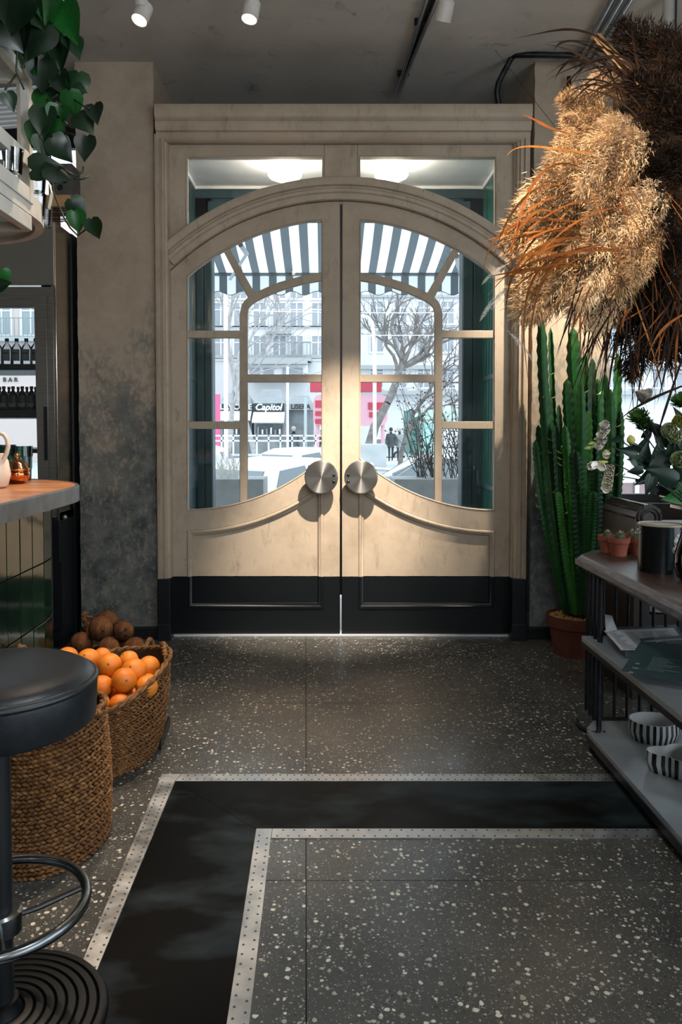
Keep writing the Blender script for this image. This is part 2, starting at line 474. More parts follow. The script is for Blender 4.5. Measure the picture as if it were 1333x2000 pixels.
# ================================================================== ceiling and walls
MB().box(-3.4, 2.8, -3.3, 5.6, CEIL, CEIL + 0.2).build('ceiling', CEILM, kind='structure')
XPL, XPI = P(153, 700, 4.65).x, P(304, 700, 4.65).x       # left pier
XQI, XQR = P(1040, 700, 4.65).x, P(1192, 700, 4.65).x     # right pier
def pier(name, x0, x1, m):
    mb = MB(); nx, nz = 16, 90
    # slightly uneven plaster face
    vs = []; fs = []
    for j in range(nz + 1):
        for i in range(nx + 1):
            x = lerp(x0, x1, i/nx); z = lerp(0, CEIL, j/nz)
            e = 0.006 * noise.noise(Vector((x*5, 3.1, z*5))) + 0.002*noise.noise(Vector((x*23, 1, z*23)))
            if i in (0, nx): x += 0.005 * noise.noise(Vector((i, 9, z*16)))
            vs.append((x, 4.65 + e, z))
    for j in range(nz):
        for i in range(nx):
            a = j*(nx+1)+i; fs.append((a, a+1, a+nx+2, a+nx+1))
    mb.add(vs, fs); mb.box(x0 + 0.004, x1 - 0.004, 4.66, 5.55, 0, CEIL)
    return mb.build(name, m, kind='structure', smooth=True)
pier('wall_front_left', XPL, XPI, PIER_L)
pier('wall_front_right', XQI, XQR, PIER_R)
BH = P(230, 1226, 4.62).z
MB().box(XPL, XPI + 0.03, 4.615, 4.655, 0, BH).build('baseboard_left', BLACK, kind='structure', bevel=0.004)
MB().box(XQI - 0.03, XQR, 4.615, 4.655, 0, BH).build('baseboard_right', BLACK, kind='structure', bevel=0.004)
WALLM = mat('wall_paint', '#6d6f6c', '#7d7e7a', 3, 0.85, bump=0.1)
MB().box(-3.45, -3.3, -3.3, 5.6, 0, CEIL).build('wall_left', WALLM, kind='structure')
def wall_with_hole(name, a0, a1, h0, h1, z0, z1, thick, axis, pos):
    mb = MB()
    def bx(u0, u1, zz0, zz1):
        if axis == 'x': mb.box(pos, pos + thick, u0, u1, zz0, zz1)
        else: mb.box(u0, u1, pos, pos + thick, zz0, zz1)
    bx(a0, a1, 0, z0); bx(a0, a1, z1, CEIL); bx(a0, h0, z0, z1); bx(h1, a1, z0, z1)
    return mb.build(name, WALLM, kind='structure')
wall_with_hole('wall_right', -3.3, 5.6, -3.0, 2.4, 0.45, 2.95, 0.15, 'x', 2.7)
MB().box(-3.3, 2.7, -3.35, -3.2, 0, CEIL).build('wall_back', WALLM, kind='structure')
# recess above the door frame and closing slab towards the porch
ZT = P(666, 205, 4.60).z
MB().box(XPI - 0.02, XQI + 0.02, 5.36, 5.55, 3.02, CEIL).build('wall_recess', CEILM, kind='structure')
MB().box(XPI - 0.02, XQI + 0.02, 4.82, 5.40, 3.03, 3.10).build('trim_1', WHITEP, kind='structure')
# ================================================================== the double door
XC = P(666.5, 900, 4.70).x
def mx(poly): return [(2*XC - x, z) for x, z in poly][::-1]
def arc(cx, cy, r, xa, xb, n, up=True):
    out = []
    for i in range(n + 1):
        x = lerp(xa, xb, i/n); dy = math.sqrt(max(r*r - (x - cx)**2, 0))
        out.append((x, cy - dy if up else cy + dy))
    return out
def w(poly, Y): return [(P(x, y, Y).x, P(x, y, Y).z) for x, y in poly]
YD = 4.70
top_arc = lambda xa, xb, n=14: arc(666, 886, 460, xa, xb, n)
bot_arc = lambda xa, xb, n=14: arc(365, 598, 400, xa, xb, n, False)
leaf_out = [(332, 1243), (332, 531)] + arc(666, 867, 474, 332, 664.6, 22)[1:] + [(664.6, 1243)]
glass_hole = [(365, 998), (365, 539)] + top_arc(365, 631)[1:] + [(631, 896)] + bot_arc(625, 365)[0:-1]
pan_arc = arc(365, 598, 438, 366, 632, 14, False)
panel_hole = [(632, 1188), (366, 1188)] + pan_arc
MT = 15
# bars of one leaf, in the frame of the left leaf
up_edge = [(470, 604), (473, 594), (478, 586), (485, 580), (498, 571), (518, 562), (544, 551), (570, 543.5), (595, 537), (632, 531.5)]
lo_edge = [(632, 547), (595, 553.5), (570, 560), (544, 568.5), (520, 578.5), (506, 585), (494, 592), (486, 600), (483.5, 610)]
curved_bar = [(468, 996), (468, 612)] + up_edge + lo_edge + [(483.5, 994)]
bars = [('glazing_bar', curved_bar),
        ('glazing_bar', [(434, 486), (446, 481), (499, 574), (484, 581)]),
        ('glazing_bar', [(363, 645), (469, 645), (469, 660), (363, 660)]),
        ('glazing_bar', [(363, 823), (469, 823), (469, 838), (363, 838)]),
        ('glazing_bar', [(482, 731), (633, 731), (633, 746.5), (482, 746.5)])]
panes = [[(362, 648), (362, 536)] + top_arc(362, 440, 5)[1:] + [(491, 578), (474, 600), (471, 648)],
         [(440, 487)] + top_arc(440, 634, 10)[1:] + [(634, 538), (570, 550), (510, 572), (491, 579)],
         [(362, 656), (471, 656), (471, 826), (362, 826)],
         [(362, 834), (471, 834), (471, 990), (362, 1002)],
         [(480, 735), (480, 606), (486, 593), (500, 583), (544, 561), (590, 548), (634, 540), (634, 735)],
         [(480, 742), (634, 742), (634, 898)] + bot_arc(600, 480, 6)]
PROF_PANEL = [(0, -0.016), (0, 0.004), (0.006, 0.010), (0.014, 0.010), (0.020, 0.002), (0.030, -0.002), (0.034, -0.012), (0.034, -0.016)]
def m_knob():
    s = NT('brushed_knob_steel')
    tg = s.n('Tangent', direction_type='RADIAL', axis='Y')
    n = s.noise(60, 2, stretch=(1, 1, 1))
    s.b.inputs['Anisotropic Rotation'].default_value = 0.25; s.set('#86837d', 0.30, 0.85); s.b.inputs['Anisotropic'].default_value = 0.92
    s.l(tg.outputs[0], s.b.inputs['Tangent']); return s.mat
KNOB = m_knob()
def make_leaf(name, side):
    f = (lambda q: q) if side < 0 else mx
    root = thing(name, (XC + side*0.52, YD + 0.025, 0), None, None, kind='structure')
    plate('leaf_frame', f(fillet(w(leaf_out, YD), 0)), [f(fillet(w(glass_hole, YD), 0.009)), f(w(panel_hole, YD))], YD, 0.05, PAINT, root, bevel=0.003)
    for nm, q in bars:
        b = plate(nm, f(w(q, YD)), [], YD + 0.006, 0.036, PAINT, root, bevel=0.004)
    for q in panes:
        plate('glass_pane', f(w(q, YD)), [], YD + 0.024, 0.004, GLASS, root, bevel=0.0005)
    plate('lower_panel', f(w([(630, 1190), (364, 1190)] + arc(365, 598, 436, 364, 634, 14, False), YD)), [], YD + 0.016, 0.02, PAINT, root, bevel=0.001)
    pth = f(w([(632, 1188), (366, 1188)] + pan_arc, YD))
    mb = sweep(pth, PROF_PANEL, YD, closed=True, flip=-1)
    mb.build('panel_moulding', PAINT, root, smooth=True)
    # glass bead round the opening
    gh = f(fillet(w(glass_hole, YD), 0.009))
    sweep(gh, [(0, -0.03), (-0.001, 0.001), (0.004, 0.004), (0.008, 0.0), (0.009, -0.03)], YD, closed=True, flip=-1).build('glazing_bead', PAINT, root, smooth=True)
    # big disc knob on a stalk
    kx = P(628, 932, YD - 0.08); cx = kx.x if side < 0 else P(705.5, 932, YD - 0.08).x
    cz = kx.z; yk = YD - 0.085
    kn = MB().lathe([(0, 0.010), (0.06, 0.010), (0.0935, 0.010), (0.094, 0.010), (0.099, 0.008), (0.101, 0.004), (0.101, -0.003), (0.098, -0.006), (0, -0.006)], (cx, yk, cz), 64, axis=(0, -1, 0)).build('door_knob', KNOB, root, smooth=True)
    kn.data.transform(Matrix.Translation(-(Vector((cx, yk, cz)) - base_of(root)))); kn.location = Vector((cx, yk, cz)) - base_of(root); BASE[kn.name] = Vector((cx, yk, cz))
    MB().lathe([(0.022, 0), (0.017, 0.012), (0.017, 0.070), (0.020, 0.078)], (cx, YD, cz), 20, axis=(0, -1, 0)).build('stalk', STEELD, kn, smooth=True)
    for dz in (0.013, -0.025):
        MB().ball((cx - side*0.076, yk - 0.011, cz + dz), 0.0085, n=10).build('stud', STEELD, kn, smooth=True)
    return root
make_leaf('door_1', -1); make_leaf('door_2', 1)
# dark closing strip behind the meeting stiles, open near the floor
MB().box(XC - 0.02, XC + 0.02, YD + 0.051, YD + 0.06, P(666, 1165, 4.7).z, P(666, 394, 4.7).z).build('trim_2', BLACK, kind='structure')
MB().box(P(330, 1245, 4.7).x, P(1001, 1245, 4.7).x, 4.675, 4.785, 0.0, 0.012).build('trim_3', mat('threshold_metal', '#cdd2d5', rough=0.35, metal=0.3), kind='structure', bevel=0.003)
# ---- fixed frame with the two fanlights
YT = 4.68
fr_out = [(326.5, 262), (1006.5, 262), (1006.5, 533)] + arc(666.5, 867, 477, 1006, 327, 40) 
fan = [(365, 440), (365, 306), (630, 306), (630, 352)] + arc(666.5, 867, 516, 630, 365, 14)[1:-1]
fanw = fillet(w(fan, YT), 0.008)
tr = thing('window_1', (XC, YT, 2.5), kind='structure')
plate('frame', w(fr_out, YT), [fanw, mx(fanw)], YT, 0.06, PAINT, tr, bevel=0.003)
for f in (lambda q: q, mx):
    plate('glass_pane', f(w([(360, 448), (360, 302), (634, 302), (634, 356)] + arc(666.5, 867, 510, 628, 362, 10), YT)), [], YT + 0.03, 0.004, GLASS, tr, bevel=0.0005)
    sweep(f(fanw), [(0, -0.03), (-0.001, 0.001), (0.004, 0.004), (0.008, 0.0), (0.009, -0.03)], YT, closed=True, flip=1).build('glazing_bead', PAINT, tr, smooth=True)
# mullion joints, drawn as thin brown strips
for px_ in (634, 666.5 + (666.5 - 634)):
    MB().box(P(px_, 300, YT).x - 0.0015, P(px_, 300, YT).x + 0.0015, YT - 0.0012, YT, P(666, 351, YT).z, P(666, 272, YT).z).build('frame_joint', mat('joint_brown', '#6d6252'), tr)
# arched moulding
pa = w(arc(666.5, 867, 497, 327.5, 1005.5, 56), YT)
pr = [(-0.066, 0), (-0.066, 0.012), (-0.060, 0.020), (-0.030, 0.024), (-0.022, 0.034), (-0.004, 0.036), (0.004, 0.024), (0.012, 0.024), (0.020, 0.040), (0.048, 0.048), (0.062, 0.046), (0.066, 0.038), (0.066, 0)]
sweep(pa, pr, YT).build('trim_4', PAINT, kind='structure', smooth=True)
# ---- casing: pilasters, black plinths, cornice
YC = 4.655
def casing(name, sgn):
    X = lambda px: P(px, 700, 4.62).x if sgn < 0 else 2*P(668.5, 700, 4.62).x - P(px, 700, 4.62).x
    z0, z1 = P(320, 1131, 4.62).z, P(320, 262, 4.62).z
    prof = [(305, 0.0), (305, 0.040), (309, 0.046), (314.5, 0.046), (315.5, 0.030), (318, 0.030), (319, 0.040), (323, 0.040), (324, 0.026), (328, 0.022), (330.5, 0.0)]
    mb = MB(); n = len(prof)
    vs = [(X(px), YC - d, z) for z in (z0, z1) for px, d in prof]
    fs = [(i, i+1, n+i+1, n+i) for i in range(n-1)] + [tuple(range(n)), tuple(range(2*n-1, n-1, -1))]
    mb.add(vs, fs); o = mb.build(name, PAINT, kind='structure', smooth=True); return o
casing('trim_5', -1); casing('trim_6', 1)
for nm, a, b in (('trim_7', 309, 333), ('trim_8', 1001, 1028)):
    MB().box(P(a, 1180, 4.6).x, P(b, 1180, 4.6).x, 4.595, 4.70, 0, P(320, 1131, 4.60).z).box(P(a - 1, 1180, 4.6).x, P(b + 1, 1180, 4.6).x, 4.585, 4.70, 0, 0.10).build(nm, BLACK, kind='structure', bevel=0.004)
cz = lambda py: P(666, py, 4.57).z
cprof = [(203, 0), (203, 0.092), (206, 0.098), (226, 0.098), (229, 0.092), (233, 0.074), (235, 0.082), (239, 0.084), (246, 0.078), (252, 0.070), (253, 0.056), (256, 0.060), (262, 0.052), (268, 0.040), (270, 0.020), (270, 0)]
xa, xb = P(302, 230, 4.57).x, P(1040.5, 230, 4.57).x
n = len(cprof); vs = [(x, 4.66 - d, cz(py)) for x in (xa, xb) for py, d in cprof]
MB().add(vs, [(i, i+1, n+i+1, n+i) for i in range(n-1)] + [tuple(range(n)), tuple(range(2*n-1, n-1, -1))]).box(xa, xb, 4.655, 4.86, cz(262), cz(203) - 0.004).build('trim_9', PAINT, kind='structure', smooth=True)
MB().box(P(326, 400, 4.7).x - 0.05, P(334, 400, 4.7).x - 0.003, 4.66, 4.78, 0, 3.0).box(P(1000, 400, 4.7).x + 0.003, P(1007, 400, 4.7).x + 0.05, 4.66, 4.78, 0, 3.0).build('trim_10', PAINT, kind='structure')
# ================================================================== porch
YF = 5.60
XL, XRr = -0.945, 1.15
ZC = P(600, 365, YF).z
MB().box(-1.1, 1.3, 4.76, 6.0, ZC, ZC + 0.06).build('ceiling_porch', WHITEP, kind='structure')
MB().box(XL, XRr, 4.78, YF + 0.02, ZC - 0.03, ZC).build('trim_11', WHITEP, kind='structure') if False else None
for nm, x0, x1 in (('trim_12', XL, XL + 0.02), ('trim_13', XRr - 0.02, XRr)):
    MB().box(x0, x1, 4.78, YF, ZC - 0.025, ZC).build(nm, WHITEP, kind='structure')
MB().box(XL, XRr, YF - 0.022, YF, ZC - 0.02, ZC).build('trim_14', WHITEP, kind='structure')
def side_wall(name, x, s, m):
    o = MB().box(min(x, x + s*0.1), max(x, x + s*0.1), 4.76, 6.0, -0.1, ZC).build(name, TEAL, kind='structure')
    y = 4.79; k = 0
    while y < YF - 0.02:
        y1 = min(y + 0.085, YF - 0.004)
        MB().box(min(x - s*0.012, x), max(x - s*0.012, x), y, y1 - 0.004, 0.0, ZC - 0.03).build('wall_board', m, o, bevel=0.003)
        y = y1
    for z in (0.86, 1.62): MB().box(min(x - s*0.016, x), max(x - s*0.016, x), 4.79, YF, z, z + 0.03).build('rail', TEAL, o)
side_wall('wall_porch_left', XL, -1, TEAL)
side_wall('wall_porch_right', XRr, 1, TEALG)
def pilaster(name, pa, pb):
    x0, x1 = P(pa, 700, YF).x, P(pb, 700, YF).x
    o = MB().box(x0 - 0.02 if pa < 600 else x0, x1 if pa < 600 else x1 + 0.02, YF, YF + 0.14, -0.1, ZC).build(name, TEAL, kind='structure')
    nb = 2; ww = (x1 - x0)/nb
    for k in range(nb):
        MB().box(x0 + k*ww + 0.003, x0 + (k+1)*ww - 0.003, YF - 0.016, YF, 0, P(600, 440, YF).z).build('board', TEAL, o, bevel=0.004)
pilaster('wall_porch_pier_left', 384, 415); pilaster('wall_porch_pier_right', 903, 944)
# right pier of the porch seen past the frame
lt = MB().box(XL - 0.1, XRr + 0.1, YF, YF + 0.14, P(600, 424, YF).z, ZC).build('trim_15', TEAL, kind='structure')
MB().box(XL, XRr, YF - 0.016, YF, P(600, 388, YF).z, ZC - 0.022).build('board', TEAL, lt, bevel=0.004)
MB().box(XL + 0.1, XRr - 0.1, YF - 0.012, YF, P(600, 436, YF).z, P(600, 394, YF).z).build('board', TEAL, lt, bevel=0.004)
MB().box(-0.94, 1.14, 4.79, 5.75, 0.0, 0.006).box(-1.15, 1.35, 5.75, 6.3, -0.3, -0.13).box(-1.15, 1.35, 6.3, 6.7, -0.6, -0.32).build('porch_steps', mat('step_stone', '#b4b6b7', '#c4c6c7', 8, 0.8), kind='structure')  # thin pale porch slab added to bounce light onto the porch ceiling
# ================================================================== front side windows (left behind the fridge, right behind the cactus)
def side_window(name, x0, x1, z0, z1, y, bars_x, bars_z, m):
    o = thing(name, ((x0 + x1)/2, y, z0), kind='structure')
    fw = 0.05
    for q in ((x0, x1, z0, z0 + fw), (x0, x1, z1 - fw, z1), (x0, x0 + fw, z0, z1), (x1 - fw, x1, z0, z1)):
        MB().box(q[0], q[1], y - 0.03, y + 0.03, q[2], q[3]).build('window_frame', m, o, bevel=0.004)
    for b, t in bars_x: MB().box(b - t/2, b + t/2, y - 0.025, y + 0.025, z0 + fw, z1 - fw).build('window_bar', m, o, bevel=0.003)
    for b, t in bars_z: MB().box(x0 + fw, x1 - fw, y - 0.025, y + 0.025, b - t/2, b + t/2).build('window_bar', m, o, bevel=0.003)
    xs = [x0 + fw] + [b for b, t in sorted(bars_x)] + [x1 - fw]; zs = [z0 + fw] + [b for b, t in sorted(bars_z)] + [z1 - fw]
    for i in range(len(xs) - 1):
        for j in range(len(zs) - 1):
            MB().box(xs[i], xs[i+1], y - 0.002, y + 0.002, zs[j], zs[j+1]).build('glass_pane', GLASS, o)
side_window('window_2', -3.3, XPL + 0.01, 0.45, 3.2, 5.0, [], [(P(100, 273, 5.0).z, 0.05), (P(100, 287, 5.0).z, 0.03)], BLACK)
MB().box(-3.3, XPL + 0.01, 4.85, 5.15, 0, 0.45).box(-3.3, XPL + 0.01, 4.95, 5.15, 3.2, CEIL).build('wall_front_outer_left', WALLM, kind='structure')
ZS = P(1290, 985, 4.75).z
side_window('window_3', XQR - 0.01, 2.7, ZS, 3.2, 4.95, [], [(2.75, 0.05)], BLACK)
MB().box(XQR - 0.01, 2.7, 4.80, 5.1, 0, ZS).box(XQR - 0.01, 2.7, 4.90, 5.1, 3.2, CEIL).build('wall_front_outer_right', mat('dark_panel', '#14100f', '#1e1714', 8, 0.5), kind='structure')
# ================================================================== ceiling spots, pipes, conduit
WARM = (1.0, 0.78, 0.58)
LENS = emit('lamp_lens', '#ffdcb8', 14)
SPOTW = mat('spot_grey', '#a6a199', '#b3aea6', 20, 0.5)
def spotlight(px, py, Y, target, power, angle, label, size=0.03, blend=0.6, col=None):
    c = P(px, py, Y); top = Vector((c.x + 0.008, Y, CEIL))
    d = (Vector(target) - c).normalized()
    t = thing('spotlight', (top.x, top.y, CEIL - 0.3), label, 'spotlight', 'spotlights on the ceiling')
    MB().cyl((c.x + 0.008, Y, c.z + 0.05), top, 0.028, 20).lathe([(0.045, 0), (0.045, 0.015)], (c.x + 0.008, Y, CEIL - 0.015), 20).build('stem', SPOTW, t, smooth=True)
    MB().ball((c.x + 0.008, Y, c.z + 0.045), 0.022).build('joint', SPOTW, t, smooth=True)
    MB().lathe([(0.024, -0.085), (0.036, -0.075), (0.036, 0.0), (0.032, 0.0), (0.030, -0.006)], c, 24, axis=d).build('head', SPOTW, t, smooth=True)
    MB().lathe([(0.030, -0.004), (0, -0.002)], c, 20, axis=d).build('lens', LENS, t)
    s = spot(c + d*0.012, target, power, angle, col or WARM, size, blend); s.parent = t; s.location = s.location - base_of(t)
    return t
spotlight(272, 40, 3.25, (-1.3, 2.6, 1.0), 130, 60, 'left spotlight of three on grey ceiling, aimed down to the left')
spotlight(487, 38, 3.25, (-0.72, 2.8, 0.4), 170, 46, 'middle spotlight of three on the ceiling, lens facing the room')
spotlight(865, 42, 3.35, (0.09, 4.68, 0.76), 1050, 33, 'right spotlight near the paired ceiling pipes, aimed at the door', size=0.02, blend=1.0, col=(1.0, 0.86, 0.72))
PIPE = mat('pipe_steel', '#a2a8ae', '#b8bec4', 10, 0.25, 0.9)
def pipes(name, pts, r, lab, m=PIPE, brackets=()):
    t = thing(name, pts[0][0], lab, 'pipe')
    for q in pts: MB().tube(q, r, 10).build('tube', m, t, smooth=True)
    for b in brackets: MB().box(b[0] - 0.035, b[0] + 0.035, b[1] - 0.01, b[1] + 0.01, CEIL - 0.03, CEIL).build('bracket', IRON, t)
    return t
def cz_(px, py, d=0.0): return G(px, py, CEIL - d)
pa_, pb_ = cz_(770, 196, 0.03), cz_(834, 0, 0.03); qa_, qb_ = cz_(773, 196, 0.03), cz_(854, 0, 0.03)
def far(a, b, k): return a + (b - a)*k
pipes('ceiling_pipe', [[pa_, far(pa_, pb_, 1.6)], [qa_, far(qa_, qb_, 1.6)]], 0.011, 'pair of thin metal pipes on ceiling above the door', brackets=[(far(pa_, pb_, .3).x + .006, far(pa_, pb_, .3).y), (far(pa_, pb_, .8).x + .012, far(pa_, pb_, .8).y)])
MB().prism([pa_ + Vector((0, 0, .028)), qa_ + Vector((0, 0, .028)), far(qa_, qb_, 1.6) + Vector((0, 0, .028)), far(pa_, pb_, 1.6) + Vector((0, 0, .028))], (0, 0, -0.012)).build('backing_strip', IRON, bpy.data.objects['ceiling_pipe'])
ra, rb = cz_(1110, 160, 0.03), cz_(1195, 0, 0.03)
pipes('ceiling_pipe', [[ra + Vector((k*0.035, 0, 0)), far(ra, rb, 1.6) + Vector((k*0.035 + k*0.02, 0, 0))] for k in (0, 1, 2)], 0.014, 'three parallel metal pipes on ceiling behind the dried grasses')
q = [P(1135, 108, 4.52), P(1100, 108, 4.50), P(1050, 107, 4.52), P(1010, 107, 4.56), P(1000, 112, 4.60), P(985, 140, 4.62), P(974, 162, 4.63), P(971, 180, 4.64), P(974, 202, 4.66)]
pipes('conduit', [q], 0.017, 'bent black cable conduit running down behind door cornice', IRON)
MB().tube([cz_(968, 98), P(1085, 248, 3.3)], 0.0012, 5).build('hanging_wire', IRON, label='thin wire from ceiling to the dried grass bundle', cat='wire')
q = [P(1112, 150, 4.6), P(1112, 240, 4.6), P(1112, 330, 4.6)]
MB().tube(q, 0.014, 8).build('wall_conduit', IRON, label='black vertical conduit on right plaster pier behind dried grasses', cat='pipe')
# porch lamps
OPAL = emit('opal_glass', '#fff1dc', 50.0)
for px_, lab in ((557, 'white opal porch lamp seen through left fanlight'), (765, 'white opal porch lamp seen through right fanlight')):
    c = P(px_, 313, 5.04); c.z = ZC
    t = thing('porch_lamp', (c.x, c.y, ZC - 0.15), lab, 'lamp', 'porch lamps')
    MB().lathe([(0.045, 0), (0.045, -0.025), (0.030, -0.03), (0.026, -0.042)], c, 20).build('base', mat('lamp_base', '#b9b2a4', rough=0.5), t, smooth=True)
    MB().lathe([(0.028, -0.040), (0.045, -0.060), (0.075, -0.078), (0.104, -0.088), (0.110, -0.100), (0.100, -0.114), (0.06, -0.132), (0, -0.14)], c, 32).build('glass_shade', OPAL, t, smooth=True)
    if px_ > 600: MB().ball(c + Vector((0.06, -0.02, -0.035)), 0.016).build('knob', WHITEP, t, smooth=True)
# ================================================================== LEFT: fridge
YFR, YBK, XFR = 4.36, 4.635, -1.52
x_ = lambda px, Y=YFR: P(px, 750, Y).x
z_ = lambda py, Y=YFR: P(60, py, Y).z
fx0 = -2.75
fr = thing('display_fridge', (-2.1, 4.5, 0), 'stainless steel glass-door bottle fridge beside the left plaster pier', 'fridge')
ft = z_(432)
MB().box(fx0, XFR - 0.004, YFR, 4.88, z_(557), ft).build('head_panel', STEEL, fr, bevel=0.004)
MB().box(XFR - 0.03, XFR, YFR + 0.012, YBK, 0.75, ft).build('side_panel', STEEL, fr, bevel=0.003)
MB().box(XFR - 0.03, XFR + 0.006, YBK, 4.88, 0, ft).build('back_edge', BLACK, fr)
MB().box(fx0, XFR, YFR + 0.02, 4.88, 0.06, 0.80).build('base_panel', BLACK, fr, bevel=0.004)
MB().box(fx0, XFR - 0.01, YFR + 0.08, 4.85, 0.0, 0.06).build('plinth', IRON, fr)
MB().box(P(98, 1170, 4.37).x, P(122, 1170, 4.37).x, YFR + 0.010, YFR + 0.02, 0.12, P(110, 1098, 4.37).z).build('vent_panel', mat('vent_black', '#16191b', rough=0.4), fr, bevel=0.002)
MB().ball(P(127, 1010, 4.36), 0.014).build('lock_knob', ALU, fr, smooth=True)
MB().box(fx0, fx0 + 0.03, YFR, 4.88, 0.8, z_(557)).build('inner_wall', STEELD, fr)
MB().box(x_(77), XFR - 0.03, YFR + 0.05, 4.88, 0.8, z_(557)).build('inner_wall', STEELD, fr)
STEELF = mat('satin_steel', '#77736c', '#8a867e', 6, 0.36, 0.65, stretch=(1, 1, 30))
hole = [(-60, 1000), (-60, 603), (74, 603), (77, 1000)]
plate('door_frame', [(x_(-90), z_(1010)), (x_(-90), z_(562)), (x_(110), z_(562)), (x_(110), z_(1010))], [[(x_(a), z_(b)) for a, b in hole]], YFR - 0.03, 0.03, STEELF, fr, bevel=0.003)
dr = plate('door_rim', [(x_(-78), z_(1005)), (x_(-78), z_(579)), (x_(98), z_(579)), (x_(98), z_(1005))], [[(x_(a), z_(b)) for a, b in hole]], YFR - 0.042, 0.012, STEELF, fr, bevel=0.002)
MB().box(x_(91), x_(97), YFR - 0.05, YFR - 0.042, z_(898), z_(795)).build('handle', BLACK, dr)
MB().box(x_(-62), x_(79), YFR - 0.02, YFR - 0.014, z_(1002), z_(601)).build('glass_door', GLASS, fr)
MB().box(fx0, x_(80), 4.86, 4.866, 0.8, z_(557)).build('back_glass', GLASS, fr)
SH = []
for a, b in ((711, 723), (801, 816), (877, 885)):
    Yc = 4.45
    SH.append(z_(a, 4.40))
    MB().box(fx0 + 0.03, x_(78), 4.39, 4.84, z_(b, 4.40), z_(a, 4.40)).build('shelf', BLACK, fr, bevel=0.002)
BG = glass('bottle_glass', (0.78, 0.84, 0.86)); BD = mat('dark_bottle', '#101315', rough=0.15)
LABG = mat('grey_label', '#5d6163', rough=0.7); LABB = mat('black_label', '#191b1d', rough=0.6); LABW = mat('white_label', '#9a9c9d', rough=0.7)
def bottle(x, y, z, h, wd, kind, label, group):
    t = thing('bottle', (x, y, z), label, 'bottle', group)
    r = wd/2; b = BG if kind == 'clear' else BD
    pr = [(r*0.9, 0), (r, 0.006), (r, h*0.62), (r*0.85, h*0.70), (r*0.32, h*0.82), (r*0.30, h*0.90)]
    MB().lathe(pr, (x, y, z), 16).build('body', b, t, smooth=True)
    MB().lathe([(r*0.40, h*0.88), (r*0.40, h)], (x, y, z), 12).build('cap', BLACK, t, smooth=True)
    def lab(m, za, zb, wf, nm):
        vs = []; fs = []; n = 8; rr = r*1.012
        for i in range(n + 1):
            a = -math.pi/2 + (i/n - 0.5)*wf
            for zz in (za, zb): vs.append((x + rr*math.cos(a), y + rr*math.sin(a), z + zz*h))
        MB().add(vs, [(2*i, 2*i+2, 2*i+3, 2*i+1) for i in range(n)]).build(nm, m, t)
    if kind == 'clear': lab(LABG, 0.14, 0.58, 1.9, 'label'); lab(LABB, 0.40, 0.46, 1.2, 'label_print')
    else: lab(LABB, 0.15, 0.60, 1.9, 'label'); lab(LABW, 0.15, 0.30, 1.9, 'label_band')
    return t
for i, px in enumerate((-5, 14, 33, 52, 70)):
    q = P(px, 700, 4.46); nm = ['leftmost', 'second', 'third', 'fourth', 'rightmost'][i]
    bottle(q.x, 4.46, SH[0], 0.152, 0.056, 'clear', f'{nm} clear black-capped bottle on the top fridge shelf', 'clear bottles on the top fridge shelf')
for i, px in enumerate((-10, 8, 26, 44, 62)):
    q = P(px, 790, 4.44); nm = ['leftmost', 'second', 'third', 'fourth', 'rightmost'][i]
    bottle(q.x, 4.44, SH[1], 0.138, 0.050, 'dark', f'{nm} dark labelled bottle in front row of middle fridge shelf', 'dark bottles on the middle fridge shelf')
for i, px in enumerate((0, 18, 36, 53, 70)):
    q = P(px, 790, 4.56); nm = ['leftmost', 'second', 'third', 'fourth', 'rightmost'][i]
    bottle(q.x, 4.56, SH[1], 0.142, 0.044, 'dark', f'{nm} dark bottle in back row of middle fridge shelf', 'dark bottles on the middle fridge shelf')
# things on top of the fridge
q0, q1 = P(98, 402, 4.5), P(147, 380, 4.5)
MB().box(q0.x, q1.x, 4.42, 4.62, ft + 0.10, ft + 0.165).box(q0.x, q0.x + .02, 4.42, 4.62, ft, ft + .10).box(q1.x - .02, q1.x, 4.42, 4.62, ft, ft + .10).build('wooden_crate', mat('pale_wood', '#c49a6c', '#b38655', 20, 0.6), label='low pale wooden shelf crate standing on top of the fridge', cat='crate', bevel=0.003)
bk = thing('wire_basket', ((q0.x + q1.x)/2, 4.38, ft), 'dark wire basket on top of the steel fridge', 'basket')
for k in range(3): MB().tube([(x, y, ft + 0.012 + k*0.03) for x, y in ((q0.x - .04, 4.365), (q1.x, 4.365), (q1.x, 4.405), (q0.x - .04, 4.405))], 0.003, 6, closed=True).build('wire_ring', IRON, bk)
for k in range(9):
    x = lerp(q0.x - .04, q1.x, k/8)
    MB().tube([(x, 4.405, ft + .075), (x, 4.405, ft + .004), (x, 4.365, ft + .004), (x, 4.365, ft + .075)], 0.002, 5).build('wire', IRON, bk)
bx = thing('loudspeaker', (P(115, 350, 4.55).x, 4.55, ft + 0.165), 'small dark loudspeaker cabinet on the pale crate above the fridge', 'loudspeaker')
a, b = P(101, 375, 4.5), P(146, 325, 4.5)
MB().box(a.x, b.x, 4.45, 4.60, ft + 0.166, b.z).build('cabinet', mat('speaker_grey', '#4c4a47', '#585550', 30, 0.7), bx, bevel=0.004)
for px_, py_ in ((108, 352), (117, 366), (127, 352)): MB().lathe([(0.018, 0), (0.014, 0.004), (0, 0.001)], P(px_, py_, 4.45), 16, axis=(0, -1, 0)).build('driver', BLACK, bx, smooth=True)
